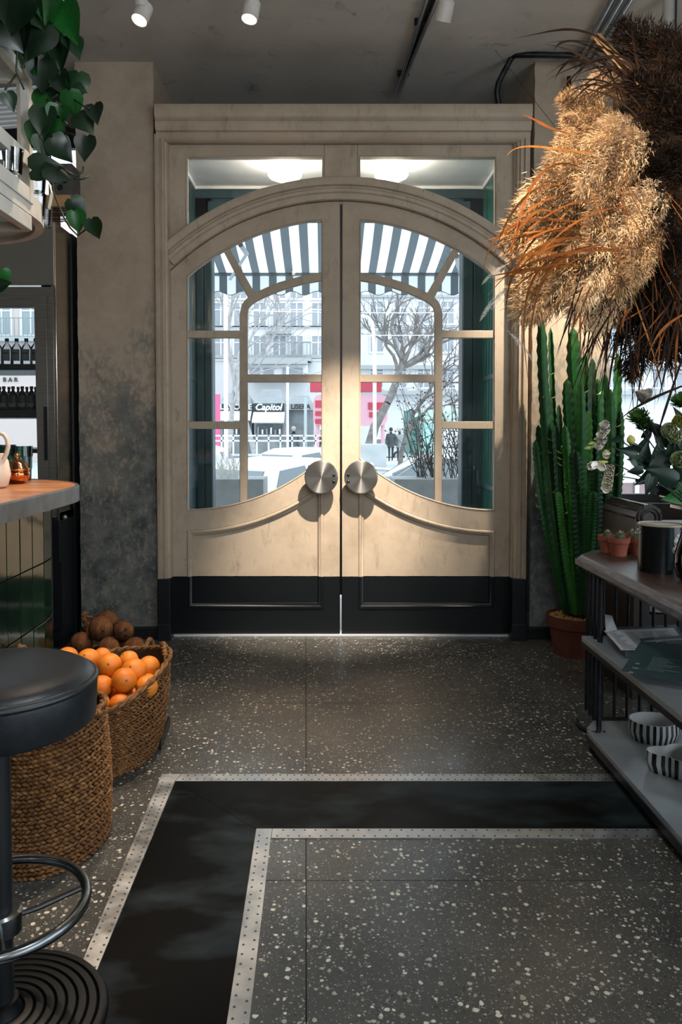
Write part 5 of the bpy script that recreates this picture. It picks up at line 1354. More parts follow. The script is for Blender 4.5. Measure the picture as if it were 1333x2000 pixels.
tops = [(1058, 622, 13, -.02), (1070, 760, 12, 0), (1052, 830, 11, .02), (1086, 830, 12, -.05), (1120, 640, 18, -.02), (1143, 690, 14, .03), (1108, 740, 15, -.06), (1158, 700, 14, .0), (1168, 740, 14, .05), (1182, 730, 13, .06), (1207, 690, 13, .05), (1130, 770, 15, .08), (1150, 800, 13, -.08), (1172, 830, 14, -.03), (1190, 810, 13, .02), (1098, 870, 14, .08), (1200, 860, 12, .07), (1052, 900, 12, .05), (1076, 640, 9, .06), (1125, 880, 15, -.1), (1165, 900, 15, -.1), (1185, 920, 13, -.06), (1068, 930, 13, .1), (1140, 930, 14, .12), (1063, 700, 10, .1), (1046, 860, 9, -.04), (1092, 790, 10, .1), (1104, 830, 10, -.09), (1135, 745, 11, -.1), (1152, 740, 10, .09), (1178, 860, 11, .1), (1193, 760, 11, -.04), (1212, 800, 10, .0), (1113, 930, 12, .13), (1090, 960, 11, -.08), (1160, 960, 12, -.12), (1186, 970, 11, .12)]
mbl = MB()
for k, (tx, ty, hw, dy) in enumerate(tops):
    Y = PC.y + dy
    b = P(1137 + (tx - 1130)*.38, 1200, Y); t = P(tx, ty, Y + dy*.6)
    m1 = P(1137 + (tx - 1130)*(.95 if abs(tx - 1130) > 30 else .6), 1030, Y + dy*.3); pts = []
    N = 64; ns = 8; vs = []; fs = []; w_ = hw/F*Y*.76; ph = rnd.uniform(0, 1.5)
    for i in range(N + 1):
        u = i/N; p = b*(1-u)**2 + m1*2*u*(1-u) + t*u*u
        tp = min(1, .62 + u*1.2)*(1 if u < .93 else math.sqrt(max(0, 1 - ((u - .93)/.07)**2))*.9 + .08)
        for j in range(ns):
            a = 2*math.pi*j/ns + ph + .25*math.sin(u*5 + k); rr = w_*(1.0 if j % 2 == 0 else .42)*tp
            if j % 2 == 0: rr *= 1 + .07*math.sin(i*math.pi)*0 + (.13 if i % 2 else -.09)
            vs.append(p + Vector((rr*math.cos(a), rr*math.sin(a), 0)))
            if j % 2 == 0 and i % 2 and i > 3:
                n = Vector((math.cos(a), math.sin(a), .25)); sd = Vector((-math.sin(a), math.cos(a), 0))*.0016; e = p + Vector((rr*math.cos(a), rr*math.sin(a), 0))
                mbl.add([e - sd, e + sd, e + n*.012], [(0, 1, 2)])
                if rnd.random() < .05 and u > .35: mbl.add([e, e + n*.02 + sd*7, e + n*.036 + Vector((0, 0, .012)), e + n*.02 - sd*7], [(0, 1, 2, 3)])
    for i in range(N):
        for j in range(ns): fs.append((i*ns+j, i*ns+(j+1) % ns, (i+1)*ns+(j+1) % ns, (i+1)*ns+j))
    fs.append(tuple(N*ns + j for j in range(ns)))
    MB().add(vs, fs).build('cactus_stem', CG, cp)
put('spines_and_leaflets', mbl.mesh(CRB, fix=False), cp, kind='stuff')
# ================================================================== hanging dried grasses
DC = P(1300, 360, 3.05)
dg = thing('dried_grass_arrangement', DC, 'huge hanging bundle of dried pampas plumes and brown grasses, upper right', 'dried flowers')
def m_fluff(n, a, b, c):
    s = NT(n); oi_ = s.n('ObjectInfo').outputs['Random']; f = s.noise(30, 2)
    s.set(s.ramp(s.math('ADD', s.math('MULTIPLY', f, .5), s.math('MULTIPLY', oi_, .5)), [(0.2, a), (0.55, b), (0.85, c)]), 0.8, spec=0.15); return s.mat
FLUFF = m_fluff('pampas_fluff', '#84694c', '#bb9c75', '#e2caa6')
FLUFF_SHADE = m_fluff('shade_fluff', '#1d140d', '#33251a', '#4a3625')  # darker fluff: shade of the unlit right side put into the colour
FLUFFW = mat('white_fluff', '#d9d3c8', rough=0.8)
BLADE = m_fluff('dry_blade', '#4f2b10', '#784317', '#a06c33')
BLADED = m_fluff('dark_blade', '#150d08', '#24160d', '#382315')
def plume_mesh(m, seed, n=2600, wd=.15):
    rr = random.Random(seed); vs = []; fs = []
    def axis(u): return Vector((.05*math.sin(u*3 + seed), u, -.22*u*u))
    lobes = [(rr.uniform(0, 6.28), rr.uniform(.12, .85)) for _ in range(11)]
    for i in range(n):
        lb = lobes[i % 11]; u = min(.97, max(0.02, lb[1] + rr.gauss(0, .10))); a = lb[0] + rr.gauss(0, .42)
        p = axis(u); prof = 1.35*wd*(math.sin(math.pi*min(1, u*.9 + .12))**.7)
        out = Vector((math.cos(a), 0, math.sin(a))); k = rr.random()**.6
        q = p + out*prof*k + Vector((0, prof*.55*k, -.03*k))
        d = (out*.55 + Vector((rr.gauss(0, .4), .9, rr.gauss(0, .4) - .25))).normalized()*rr.uniform(.035, .09)
        sd = d.cross(Vector((rr.gauss(0, 1), rr.gauss(0, 1), rr.gauss(0, 1)))).normalized()*rr.uniform(.0028, .0055)
        b = len(vs); vs += [q - sd, q + sd, q + d]; fs.append((b, b+1, b+2))
        if i % 5 == 0:
            sd2 = sd*.5; b = len(vs); vs += [p - sd2, p + sd2, q + d]; fs.append((b, b+1, b+2))
    me = bpy.data.meshes.new('plume'); me.from_pydata([tuple(v) for v in vs], [], fs); me.materials.append(m); return me
PLM = [plume_mesh(FLUFF, s_) for s_ in (1, 2, 3, 4)]; PLD = [plume_mesh(FLUFF_SHADE, s_) for s_ in (5, 6, 7)]; PLW = [plume_mesh(FLUFFW, 8, 700, .10)]
STRAW = mat('straw_stem', '#8a6a3e', rough=0.7)
def plume(a, b, Ya, Yb, ms, k, wide=1.0):
    p, q = P(*a, Ya), P(*b, Yb); L = (q - p).length; yv = (q - p).normalized()
    zv = Vector((0, 0, 1)) if abs(yv.z) < .95 else Vector((0, -1, 0)); zv = (zv - yv*zv.dot(yv)).normalized(); xv = yv.cross(zv)
    o = link(bpy.data.objects.new('plume', ms[k % len(ms)])); o.parent = dg
    Mx = Matrix((xv, yv, zv)).transposed(); o.rotation_euler = Mx.to_euler(); o.scale = (L*wide, L, L*wide)
    o.location = p + zv*.10*L - base_of(dg)
PLs = [((1190, 240), (1092, 175), 2.95), ((1205, 265), (1098, 205), 2.9), ((1230, 200), (1120, 168), 3.0), ((1240, 280), (1064, 292), 2.85), ((1220, 300), (1085, 320), 2.8), ((1180, 330), (1000, 358), 2.85), ((1190, 360), (1005, 392), 2.8), ((1200, 380), (972, 436), 2.85), ((1190, 400), (1045, 425), 2.75),
       ((1240, 330), (1150, 380), 2.75), ((1260, 280), (1130, 260), 2.75), ((1265, 300), (1120, 345), 2.72), ((1250, 400), (1130, 480), 2.72), ((1240, 380), (1085, 455), 2.75), ((1230, 420), (1000, 512), 2.85), ((1240, 440), (985, 575), 2.88), ((1230, 450), (1050, 555), 2.78), ((1250, 450), (1105, 570), 2.72), ((1265, 455), (1185, 555), 2.68), ((1290, 440), (1200, 550), 2.65),
       ((1250, 500), (1100, 608), 2.78), ((1270, 510), (1140, 622), 2.75), ((1300, 380), (1200, 440), 2.68), ((1220, 350), (1060, 372), 2.8), ((1215, 330), (1030, 420), 2.82), ((1200, 460), (1010, 585), 2.9), ((1210, 250), (1075, 262), 2.92), ((1230, 380), (1140, 420), 2.7), ((1290, 460), (1225, 530), 2.62), ((1190, 420), (1015, 470), 2.82)]
for k, (a, b, Y) in enumerate(PLs): plume(a, b, Y + .12, Y - .03, PLM, k, rnd.uniform(1.0, 1.3))
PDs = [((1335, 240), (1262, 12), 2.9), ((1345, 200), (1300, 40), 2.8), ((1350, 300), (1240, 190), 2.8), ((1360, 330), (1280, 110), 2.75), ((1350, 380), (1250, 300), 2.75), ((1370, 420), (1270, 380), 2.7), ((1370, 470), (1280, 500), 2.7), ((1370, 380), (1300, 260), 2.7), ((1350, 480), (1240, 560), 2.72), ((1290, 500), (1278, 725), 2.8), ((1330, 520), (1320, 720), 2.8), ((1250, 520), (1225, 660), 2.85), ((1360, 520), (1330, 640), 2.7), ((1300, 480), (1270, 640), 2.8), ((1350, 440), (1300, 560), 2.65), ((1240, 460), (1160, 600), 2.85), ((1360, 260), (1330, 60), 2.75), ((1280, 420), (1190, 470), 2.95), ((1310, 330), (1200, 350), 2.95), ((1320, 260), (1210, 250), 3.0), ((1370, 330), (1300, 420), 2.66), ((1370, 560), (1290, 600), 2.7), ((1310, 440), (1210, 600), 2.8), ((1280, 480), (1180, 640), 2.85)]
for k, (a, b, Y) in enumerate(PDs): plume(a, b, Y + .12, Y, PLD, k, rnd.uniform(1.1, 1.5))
for a, b in (((1010, 560), (936, 625)), ((1000, 520), (940, 555)), ((985, 650), (1040, 702))): plume(a, b, 2.8, 2.75, PLW, 0, .55)
def blade(pts, wd, m, seg=12):
    q = [Vector(p) for p in pts]; out = []; w_ = []
    for i in range(seg + 1):
        u = i/seg
        if len(q) == 3: v = q[0]*(1-u)**2 + q[1]*2*u*(1-u) + q[2]*u*u
        else: v = q[0]*(1-u)**3 + q[1]*3*u*(1-u)**2 + q[2]*3*u*u*(1-u) + q[3]*u**3
        out.append(v); w_.append(wd*(.5 + .9*u if u < .5 else .95*(1 - (u - .5)/.52)))
    d = (out[-1] - out[0]).normalized(); sd = d.cross(Vector((rnd.uniform(-.6, .6), -1, rnd.uniform(-.6, .6)))).normalized(); s2 = d.cross(Vector((rnd.uniform(-1, 1), -.4, rnd.uniform(-1, 1)))).normalized()
    sides = [(sd.lerp(s2, i/seg)).normalized() for i in range(seg + 1)]
    o = put('dry_blade', MB().ribbon(out, w_, sides).mesh(m, fix=False), dg, smooth=True); return o
def rp(a, b, Y, j=6): return P(a + rnd.uniform(-j, j), b + rnd.uniform(-j, j), Y)
for k in range(36):   # rusty blades sweeping to the left
    a = (rnd.uniform(1080, 1220), rnd.uniform(360, 520)); tx = rnd.uniform(935, 1060); ty = a[1] + rnd.uniform(20, 150)
    Y = rnd.uniform(2.62, 2.85)
    blade([rp(*a, Y), rp(lerp(a[0], tx, .55), min(a[1], ty) - rnd.uniform(-15, 40), Y - .05), rp(tx, ty, Y)], rnd.uniform(.006, .013), BLADE)
for pts in ([(1150, 440), (1000, 400), (940, 470), (946, 545)], [(1120, 370), (1020, 320), (960, 480), (960, 540)], [(1140, 330), (1050, 280), (1000, 400), (985, 620)], [(1160, 300), (1060, 290), (1010, 270), (988, 308)], [(1110, 260), (1060, 250), (1050, 230), (1020, 225)], [(1150, 500), (1010, 480), (1010, 620), (1040, 790)], [(1100, 470), (1000, 480), (985, 560), (990, 640)], [(1190, 480), (1050, 470), (1030, 600), (1032, 770)]):
    blade([P(a, b, 2.68) for a, b in pts], .011, BLADE, 18)
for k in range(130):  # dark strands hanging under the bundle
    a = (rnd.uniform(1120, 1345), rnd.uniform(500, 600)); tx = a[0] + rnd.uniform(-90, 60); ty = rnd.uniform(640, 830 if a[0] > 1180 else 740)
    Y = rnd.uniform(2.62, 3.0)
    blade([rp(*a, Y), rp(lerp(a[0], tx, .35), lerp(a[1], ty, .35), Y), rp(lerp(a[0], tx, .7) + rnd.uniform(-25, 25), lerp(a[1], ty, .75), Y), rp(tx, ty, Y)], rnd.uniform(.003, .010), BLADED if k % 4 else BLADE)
for k in range(36):   # dark blades thrown up at the top left of the bundle
    a = (rnd.uniform(1180, 1300), rnd.uniform(110, 240)); tx = rnd.uniform(1050, 1190); ty = rnd.uniform(70, 230)
    Y = rnd.uniform(2.75, 3.0)
    blade([rp(*a, Y), rp(lerp(a[0], tx, .5), min(a[1], ty) - rnd.uniform(0, 60), Y), rp(tx, ty, Y)], rnd.uniform(.005, .011), BLADED)
for pts in ([(1190, 85), (1120, 40), (1090, 60), (1000, 76)], [(1250, 150), (1235, 60), (1235, 20), (1218, 62)], [(1260, 180), (1230, 90), (1240, 30), (1226, 50)], [(1170, 100), (1110, 100), (1080, 150), (1085, 165)], [(1165, 85), (1090, 70), (1085, 90), (1082, 105)]):
    blade([P(a, b, 2.85) for a, b in pts], .010, BLADED, 18)
for k in range(30):   # bundle of stems
    Y = rnd.uniform(2.85, 3.0)
    MB().tube([rp(1165, 75, Y, 10), rp(1220, 125, Y, 12), rp(1290, 190, Y, 14), rp(1350, 250, Y, 20)], .0035, 5).build('straw_stem', BLADED if k % 3 else STRAW, dg)
for pts in ([(1345, 610), (1300, 630), (1272, 660), (1263, 715)], [(1345, 665), (1300, 800), (1290, 830), (1278, 875)], [(1235, 600), (1212, 622), (1215, 640), (1222, 655)], [(1345, 750), (1290, 770), (1240, 790), (1200, 830)]):
    blade([P(a, b, 2.6) for a, b in pts], .012, BLADE if pts[0][1] < 640 else BLADED, 16)
for k in range(14):
    Y = rnd.uniform(2.55, 2.7); a = (rnd.uniform(1150, 1330), rnd.uniform(300, 480))
    MB().tube([rp(*a, Y), rp(a[0] + rnd.uniform(0, 50), a[1] + 60, Y), rp(a[0] + rnd.uniform(20, 80), a[1] + 150, Y)], .0014, 4).build('straw_stem', BLADE, dg)
# dense heart of the bundle
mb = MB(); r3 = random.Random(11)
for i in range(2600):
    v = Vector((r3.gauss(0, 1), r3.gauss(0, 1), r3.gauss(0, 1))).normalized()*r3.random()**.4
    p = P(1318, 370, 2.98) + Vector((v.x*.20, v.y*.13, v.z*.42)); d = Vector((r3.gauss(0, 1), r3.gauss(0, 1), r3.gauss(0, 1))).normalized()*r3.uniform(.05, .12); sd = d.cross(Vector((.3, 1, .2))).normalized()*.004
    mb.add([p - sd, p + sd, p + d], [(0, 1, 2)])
put('tangled_heart', mb.mesh(FLUFF_SHADE, fix=False), dg, kind='stuff')
MB().cyl(P(1318, 200, 3.0), Vector((P(1318, 200, 3.0).x, 3.0, CEIL)), .004, 6).build('hanging_cord', IRON, dg)
# hidden-by-the-bundle ceiling light over the right pier
spotlight(1300, 170, 3.95, (1.50, 4.66, 2.0), 330, 55, 'spotlight over the cactus, behind the dried grass bundle', col=(1.0, 0.86, 0.70))

spotlight(420, -260, 2.1, (1.05, 2.95, 2.15), 380, 42, 'spotlight nearer the room, aimed at the dried grass bundle')
# ================================================================== OUTSIDE
STONE = mat('pale_paving', '#b4b7b9', '#c4c7c9', .6, 0.85)
MB().box(-45, 50, 6.3, 24, -0.9, -0.62).build('road', mat('wet_road', '#8b9093', '#a5aaad', .5, 0.6), kind='structure')
MB().box(-45, 50, 24, 90, -0.9, -0.39).build('pavement', STONE, kind='structure')
# ---- awning
def canvas(n, c):
    s = NT(n); s.set(c, .85, spec=.1); tl = s.n('BsdfTranslucent'); tl.inputs[0].default_value = (*lin(c), 1); mx_ = s.n('MixShader', i_0=.5)
    s.l(s.b.outputs[0], mx_.inputs[1]); s.l(tl.outputs[0], mx_.inputs[2]); s.l(mx_.outputs[0], s.out.inputs[0]); return s.mat
AW, AG = canvas('awning_white', '#eef3f5'), canvas('awning_grey', '#5d666b')
def awn():
    zb_ = P(635, 535, 7.2).z; per = 32.1/F*7.2; x0 = P(428.2, 535, 7.2).x - per*4
    t = thing('awning', (0.1, 6.4, 2.9), 'grey and white striped awning with scalloped valance above the entrance', 'awning')
    mb = MB(); ns = 26
    for s_ in range(ns):
        for h, wdt in ((0, .47), (1, .53)):
            xa = x0 + per*(s_ + (0 if h == 0 else .47)); xb = xa + per*wdt
            if h == 0: xa, xb = xa, xb
            vs = []; N = 8
            for i in range(N + 1):
                u = i/N; y = lerp(5.76, 7.2, u); z = lerp(3.12, zb_, u) - .05*math.sin(math.pi*u)
                vs += [(xa, y, z), (xb, y, z)]
            m = 0 if h == 0 else 1
            mb.add(vs, [(2*i, 2*i+1, 2*i+3, 2*i+2) for i in range(N)], m)
    cv = mb.build('canopy', [AG, AW], t)
    cv.data.transform(Matrix.Identity(4))
    mb = MB(); zt_, zl = zb_ - .01, P(635, 572, 7.2).z; wv = 48/F*7.2
    for s_ in range(ns):
        for h, wdt in ((0, .47), (1, .53)):
            xa = x0 + per*(s_ + (0 if h == 0 else .47)); n = 5
            vs = []
            for i in range(n + 1):
                x = xa + per*wdt*i/n; vs += [(x, 7.215, zt_), (x, 7.215, zl + .018*math.cos(2*math.pi*(x - x0)/wv + 2.4))]
            mb.add(vs, [(2*i, 2*i+1, 2*i+3, 2*i+2) for i in range(n)], h)
    mb.build('valance', [AG, AW], t)
    xe = x0 + per*ns
    MB().box(x0, xe, 7.17, 7.205, zb_ - .02, zb_ + .012).build('front_bar', mat('awning_bar', '#747d81', rough=0.4, metal=.5), t)
    pts = [(x0 + (xe - x0)*i/220, 7.216, zl + .018*math.cos(2*math.pi*((xe - x0)*i/220)/wv + 2.4)) for i in range(221)]
    MB().tube(pts, .003, 4).build('edge_piping', mat('dark_piping', '#43494c', rough=.7), t)
    for a, b, c in (((470, 478), (482, 496), (450, 545)), ((893, 500), (896, 520), (902, 548))):
        MB().tube([P(a[0], a[1], 6.0), P(b[0], b[1], 6.5)], .02, 8).tube([P(b[0], b[1], 6.5), P(c[0], c[1], 7.15)], .014, 8).build('folding_arm', mat('arm_white', '#c3cace', rough=.4), t, smooth=True)
awn()
# ---- planters by the steps
PLG = mat('planter_grey', '#7e8487', '#8d9396', 6, 0.7)
TWIG = mat('bare_twig', '#3b3431', '#57504b', 20, 0.8); GRASSW = mat('pale_grass', '#c3c4bf', rough=0.8)
def planter(name, xa, xb, lab, n, hgt, pale, seed, xs):
    rr = random.Random(seed)
    zt_ = P(600, 936, 6.95).z; x0, x1 = P(xa, 936, 6.95).x, P(xb, 936, 6.95).x
    t = thing('planter', ((x0 + x1)/2, 7.2, -.62), lab, 'planter', 'planters by the entrance')
    MB().box(x0, x1, 6.95, 7.45, -.62, zt_).build('trough', PLG, t, bevel=.006)
    mb = MB()
    for i in range(n):
        x = rr.uniform(*xs); y = rr.uniform(7.0, 7.4); h = hgt*rr.uniform(.4, 1); lean = Vector((rr.gauss(-.12, .25), rr.gauss(0, .12), 1)).normalized()
        pts = [Vector((x, y, zt_ - .03))]
        for k in range(4): pts.append(pts[-1] + (lean + Vector((rr.gauss(0, .12), rr.gauss(0, .1), 0))).normalized()*h/4)
        mb.tube(pts, [.005, .0045, .0035, .0025, .0015] if not pale else [.002]*5, 4)
        if not pale:
            for k in range(1, 5):
                for q_ in range(2):
                    d = Vector((rr.gauss(0, 1), rr.gauss(0, .6), rr.uniform(.2, 1))).normalized()*rr.uniform(.04, .12)
                    mb.tube([pts[k], pts[k] + d], .0018, 3)
                    if rr.random() < .6: mb.ball(pts[k] + d, .008, n=5)
    put('twigs' if not pale else 'grass_tuft', mb.mesh(GRASSW if pale else TWIG, fix=False), t, kind='stuff')
planter('planter', 380, 515, 'grey trough planter with pale grass left outside the door', 90, .28, True, 5, (P(420, 936, 7.2).x, P(470, 936, 7.2).x))
planter('planter', 771, 960, 'grey trough planter full of bare twigs right outside the door', 62, 1.0, False, 6, (P(815, 936, 7.2).x, P(925, 936, 7.2).x))
# ---- buildings
WINM = mat('far_window', '#9298a0', rough=0.3); FRM = mat('far_frame', '#dcdfe0', rough=.6)
def building(name, lab, X0, X1, Y, Z1, wallc, cols, rows, ww, wh, ledges=(), dep=12, balc=()):
    t = thing(name, ((X0 + X1)/2, Y + dep/2, -.39), lab, 'building', None)
    m = mat(wallc + 'wall', wallc, None, 1)
    MB().box(X0, X1, Y, Y + dep, -.39, Z1).build('wall', m, t)
    pm = fm = None
    for cx in cols:
        for zc in rows:
            if pm is None:
                fm = MB().box(-ww/2 - .12, ww/2 + .12, -.12, .02, -wh/2 - .18, -wh/2 - .05).box(-ww/2 - .1, -ww/2, -.08, .02, -wh/2 - .1, wh/2 + .1).box(ww/2, ww/2 + .1, -.08, .02, -wh/2 - .1, wh/2 + .1).box(-ww/2, ww/2, -.08, .02, wh/2, wh/2 + .1).box(-.04, .04, -.06, .02, -wh/2, wh/2).box(-ww/2, ww/2, -.06, .02, wh*.18, wh*.18 + .07).mesh(FRM)
                pm = MB().box(-ww/2, ww/2, -.03, .01, -wh/2, wh/2).mesh(WINM)
            o = link(bpy.data.objects.new('window', fm)); o.parent = t; o.location = Vector((cx, Y, zc)) - base_of(t)
            p = link(bpy.data.objects.new('pane', pm)); p.parent = o
    for z, d, h in ledges: MB().box(X0, X1, Y - d, Y, z, z + h).build('ledge', mat('ledge_grey', '#a6a9ab', rough=.8), t)
    for cx, z, w_, d in balc:
        b = MB().box(cx - w_/2, cx + w_/2, Y - d, Y, z - .2, z).build('balcony', mat('ledge_grey', '#a6a9ab', rough=.8), t)
        mb = MB().bar((cx - w_/2, Y - d, z + .95), (cx + w_/2, Y - d, z + .95), .05, .05)
        for k in range(int(w_/.22) + 1): mb.bar((cx - w_/2 + k*.22, Y - d, z), (cx - w_/2 + k*.22, Y - d, z + .95), .03, .03, up=(0, 1, 0))
        mb.build('railing', mat('far_rail', '#8b9194', rough=.6), b)
zc = lambda py, Y: P(635, py, Y).z
xc = lambda px, Y: P(px, 700, Y).x
building('apartment_building', 'pale corner apartment block with small balconies left of the street trees', -9.2, xc(655, 48), 48, 20, '#d2d4d7',
         [xc(p, 48) for p in (432, 470, 508, 546, 580, 622)], [zc(p, 48) for p in (520, 560, 614, 678)], .75, 1.35,
         [(zc(700, 48), .25, .2), (zc(640, 48), .12, .1)], 10, [(xc(545, 48), zc(648, 48), 1.6, .7), (xc(545, 48), zc(702, 48), 4.0, 1.2), (xc(585, 48), zc(702, 48), 1.6, .8)])
t_ = thing('entrance_canopy', (xc(542, 45.5), 45.5, zc(736, 45.5)), 'flat concrete corner canopy with dark openings on the pale block', 'canopy')
MB().box(xc(482, 45), xc(600, 45), 44.6, 47.65, zc(712, 45), zc(702, 45)).build('canopy_slab', mat('ledge_grey', '#a6a9ab', rough=.8), t_)
MB().box(xc(482, 45), xc(600, 45), 45.2, 47.65, zc(736, 45), zc(712, 45)).build('wall', FRM, t_)
for a, b in ((487, 507), (514, 534), (552, 592)): MB().box(xc(a, 45), xc(b, 45), 45.12, 45.3, zc(734, 45), zc(718, 45)).build('opening', WINM, t_)
building('apartment_building', 'long white apartment block behind the big bare tree', xc(662, 58), 34, 58, 24, '#d6d8da',
         [xc(p, 58) for p in range(690, 1400, 46)], [zc(p, 58) for p in (490, 545, 610, 665, 735)], .9, 1.6,
         [(zc(722, 58), .5, .3), (zc(582, 58), .3, .2), (zc(640, 58), .2, .12), (zc(772, 58), .9, .3)], 10)
building('pink_building', 'dusty pink building with BAR lettering seen through the fridge', -34, -9.6, 40, 15, '#cbb7b5',
         [xc(p, 40) for p in (-40, 5, 62)], [zc(p, 40) for p in (560, 620)], .9, 1.7, [(zc(668, 40), .7, .25)], 9, [(xc(20, 40), zc(662, 40), 3.2, .9)])
def text(body, c, h, m, parent, depth=.02, nm='lettering', shear=0.0, rotz=0, spacing=1.0, **k):
    cu = bpy.data.curves.new('t', 'FONT'); cu.body = body; cu.size = h; cu.extrude = depth/2; cu.align_x = 'CENTER'; cu.align_y = 'CENTER'; cu.shear = shear; cu.space_character = spacing; cu.offset = k.pop('bold', 0)
    cu.resolution_u = 3
    ob = bpy.data.objects.new('t', cu); me = bpy.data.meshes.new_from_object(ob); bpy.data.objects.remove(ob); bpy.data.curves.remove(cu)
    for v in me.vertices: x, y, z = v.co; v.co = (c[0] + x, c[1] - z, c[2] + y)
    me.materials.clear(); me.materials.append(m); return put(nm, me, parent, **k)
SIGNB = mat('sign_black', '#23282a', rough=.5); SIGNW = mat('sign_white', '#e9eef0', rough=.5); SIGNG = mat('sign_greygreen', '#3d5a4c', rough=.5)
pk = bpy.data.objects['pink_building']
for k, ch in enumerate('BAR'): text(ch, (xc(9 + k*11, 40), 39.95, zc(742, 40)), .30, SIGNB, pk, bold=.01)
# shops at street level
def shop(name, lab, a, b, Y, ytop, ysign0, ysign1, ybase, words, script=False, awn_=None, front=SIGNB):
    t = thing(name, (xc((a + b)/2, Y), Y + 1, -.39), lab, 'shop')
    MB().box(xc(a, Y), xc(b, Y), Y, Y + 3, -.39, zc(ysign0, Y)).build('kiosk_body', mat('shop_grey', '#6d7275', '#8b9093', 1.5, .7), t)
    x0, x1 = xc(a - .5, Y), xc(b + .5, Y); z0, z1 = zc(ysign0, Y), zc(ytop, Y); ym = Y + 1.5
    MB().add([(x0, Y - .3, z0), (x1, Y - .3, z0), (x1, Y + 3.2, z0), (x0, Y + 3.2, z0), (lerp(x0, x1, .2), ym, z1), (lerp(x0, x1, .8), ym, z1)], [(0, 1, 5, 4), (1, 2, 5), (2, 3, 4, 5), (3, 0, 4), (3, 2, 1, 0)]).build('roof', mat('grey_roof', '#9a9fa2', '#8a8f93', 1, .8), t)
    sg = MB().box(xc(a, Y), xc(b, Y), Y - .32, Y - .2, zc(ysign1, Y), zc(ysign0, Y)).build('signboard', SIGNB if front is SIGNB else front, t)
    for w_, px_, h in words: text(w_, (xc(px_, Y), Y - .335, zc((ysign0 + ysign1)/2, Y)), h, SIGNW if front is SIGNB else SIGNB, sg, shear=.25 if script else 0, bold=.012)
    if script:
        for px_ in (a + 6, b - 6): MB().ball((xc(px_, Y), Y - .33, zc((ysign0 + ysign1)/2, Y)), .05, .02, .05, 8).build('dot', SIGNW, sg)
        MB().box(xc(a + 8, Y), xc(b - 14, Y), Y - .335, Y - .32, zc(ysign0 + 2.0, Y), zc(ysign0 + .8, Y)).build('sign_line', mat('sign_teal', '#4f8c7c', rough=.5), sg)
    if awn_:
        zt_, zb_ = zc(awn_[0], Y), zc(awn_[1], Y); n = 40; vs = []
        for i in range(n + 1):
            x = lerp(xc(a, Y), xc(b + 1, Y), i/n); vs += [(x, Y - .3, zt_), (x, Y - 1.1, zb_ + .12), (x, Y - 1.12, zb_ + .03*math.cos(i*math.pi))]
        MB().add(vs, [(3*i+k, 3*i+k+1, 3*i+4+k, 3*i+3+k) for i in range(n) for k in range(2)]).build('shop_awning', SIGNW, t)
        MB().box(xc(a + 4, Y), xc(b - 4, Y), Y - .03, Y, zc(ybase, Y), zb_ - .05).build('shop_window', mat('shop_dark', '#3f4548', '#5d6468', 3, .4), t)
        for k in range(6): MB().box(xc(lerp(a, b, .12 + k*.14), Y), xc(lerp(a, b, .17 + k*.14), Y), Y - .2, Y - .05, zc(ybase, Y), zc(ybase - 14 + (k*5) % 7, Y)).build('goods', SIGNW if k % 2 else mat('goods_grey', '#8f9699', rough=.7), t)
shop('shop_kiosk', 'left kiosk with bold white lettering on black fascia and pale awning', 424, 492, 39, 765, 789, 802, 848, [('SLAVCO', 452, .38), ('SE', 486, .38)], awn_=(803, 822))
shop('shop_kiosk', 'middle kiosk with slanted white name on black fascia and pale awning', 496, 556, 38, 757, 788, 804, 848, [('Capitol', 525, .44)], True, awn_=(805, 826))
shop('shop_kiosk', 'right kiosk with dark capital letters on a grey fascia', 562, 612, 40, 770, 789, 801, 850, [('LISERA', 588, .34)], front=mat('fascia_grey', '#9ba1a4', rough=.6))
# white shop base with green kiosk on the right
gk = thing('green_kiosk', (xc(850, 34), 35, -.39), 'green and white kiosk with round white emblem right of the walkers', 'kiosk')
KG = mat('kiosk_green', '#4c7a72', rough=.5)
MB().box(xc(806, 34), xc(905, 34), 34, 37, -.39, zc(800, 34)).build('kiosk_body', mat('kiosk_white', '#d4dcd8', rough=.5), gk)
MB().box(xc(803, 34), xc(819, 34), 33.8, 37, zc(888, 34), zc(800, 34)).build('corner_panel', KG, gk)
MB().box(xc(819, 34), xc(905, 34), 33.85, 34, zc(818, 34), zc(801, 34)).build('fascia', mat('fascia_palegreen', '#b9d6c6', rough=.5), gk)
MB().box(xc(822, 34), xc(850, 34), 33.9, 34, zc(882, 34), zc(826, 34)).build('window_pane', mat('kiosk_cyan', '#9fd0cb', rough=.2), gk)
MB().lathe([(.13, 0), (.13, .02), (0, .02)], (xc(811, 34), 33.8, zc(809, 34)), 20, axis=(0, -1, 0)).build('round_emblem', SIGNW, gk)
# red stand and signs
RED = mat('signal_red', '#a82c40', rough=.4); PINK = mat('pale_pink', '#c898a6', rough=.5)
rs = thing('red_stand', (xc(690, 30), 30, -.39), 'red and pink advertising stand seen either side of the meeting stiles', 'stand')
MB().box(xc(606, 30), xc(746, 30), 30, 30.6, zc(765, 30), zc(742, 30)).build('header_board', RED, rs)
MB().prism([(x, 30.1, z) for x, z in fillet([(xc(612, 30), zc(832, 30)), (xc(612, 30), zc(770, 30)), (xc(758, 30), zc(770, 30)), (xc(758, 30), zc(832, 30))], .35, 6)], (0, .4, 0)).build('back_panel', PINK, rs)
for a, b, c, d in ((616, 655, 782, 796), (616, 655, 803, 812), (616, 655, 818, 828), (720, 752, 786, 800), (722, 752, 805, 815)):
    MB().box(xc(a, 30), xc(b, 30), 30.05, 30.1, zc(d, 30), zc(c, 30)).build('red_panel', RED, rs)
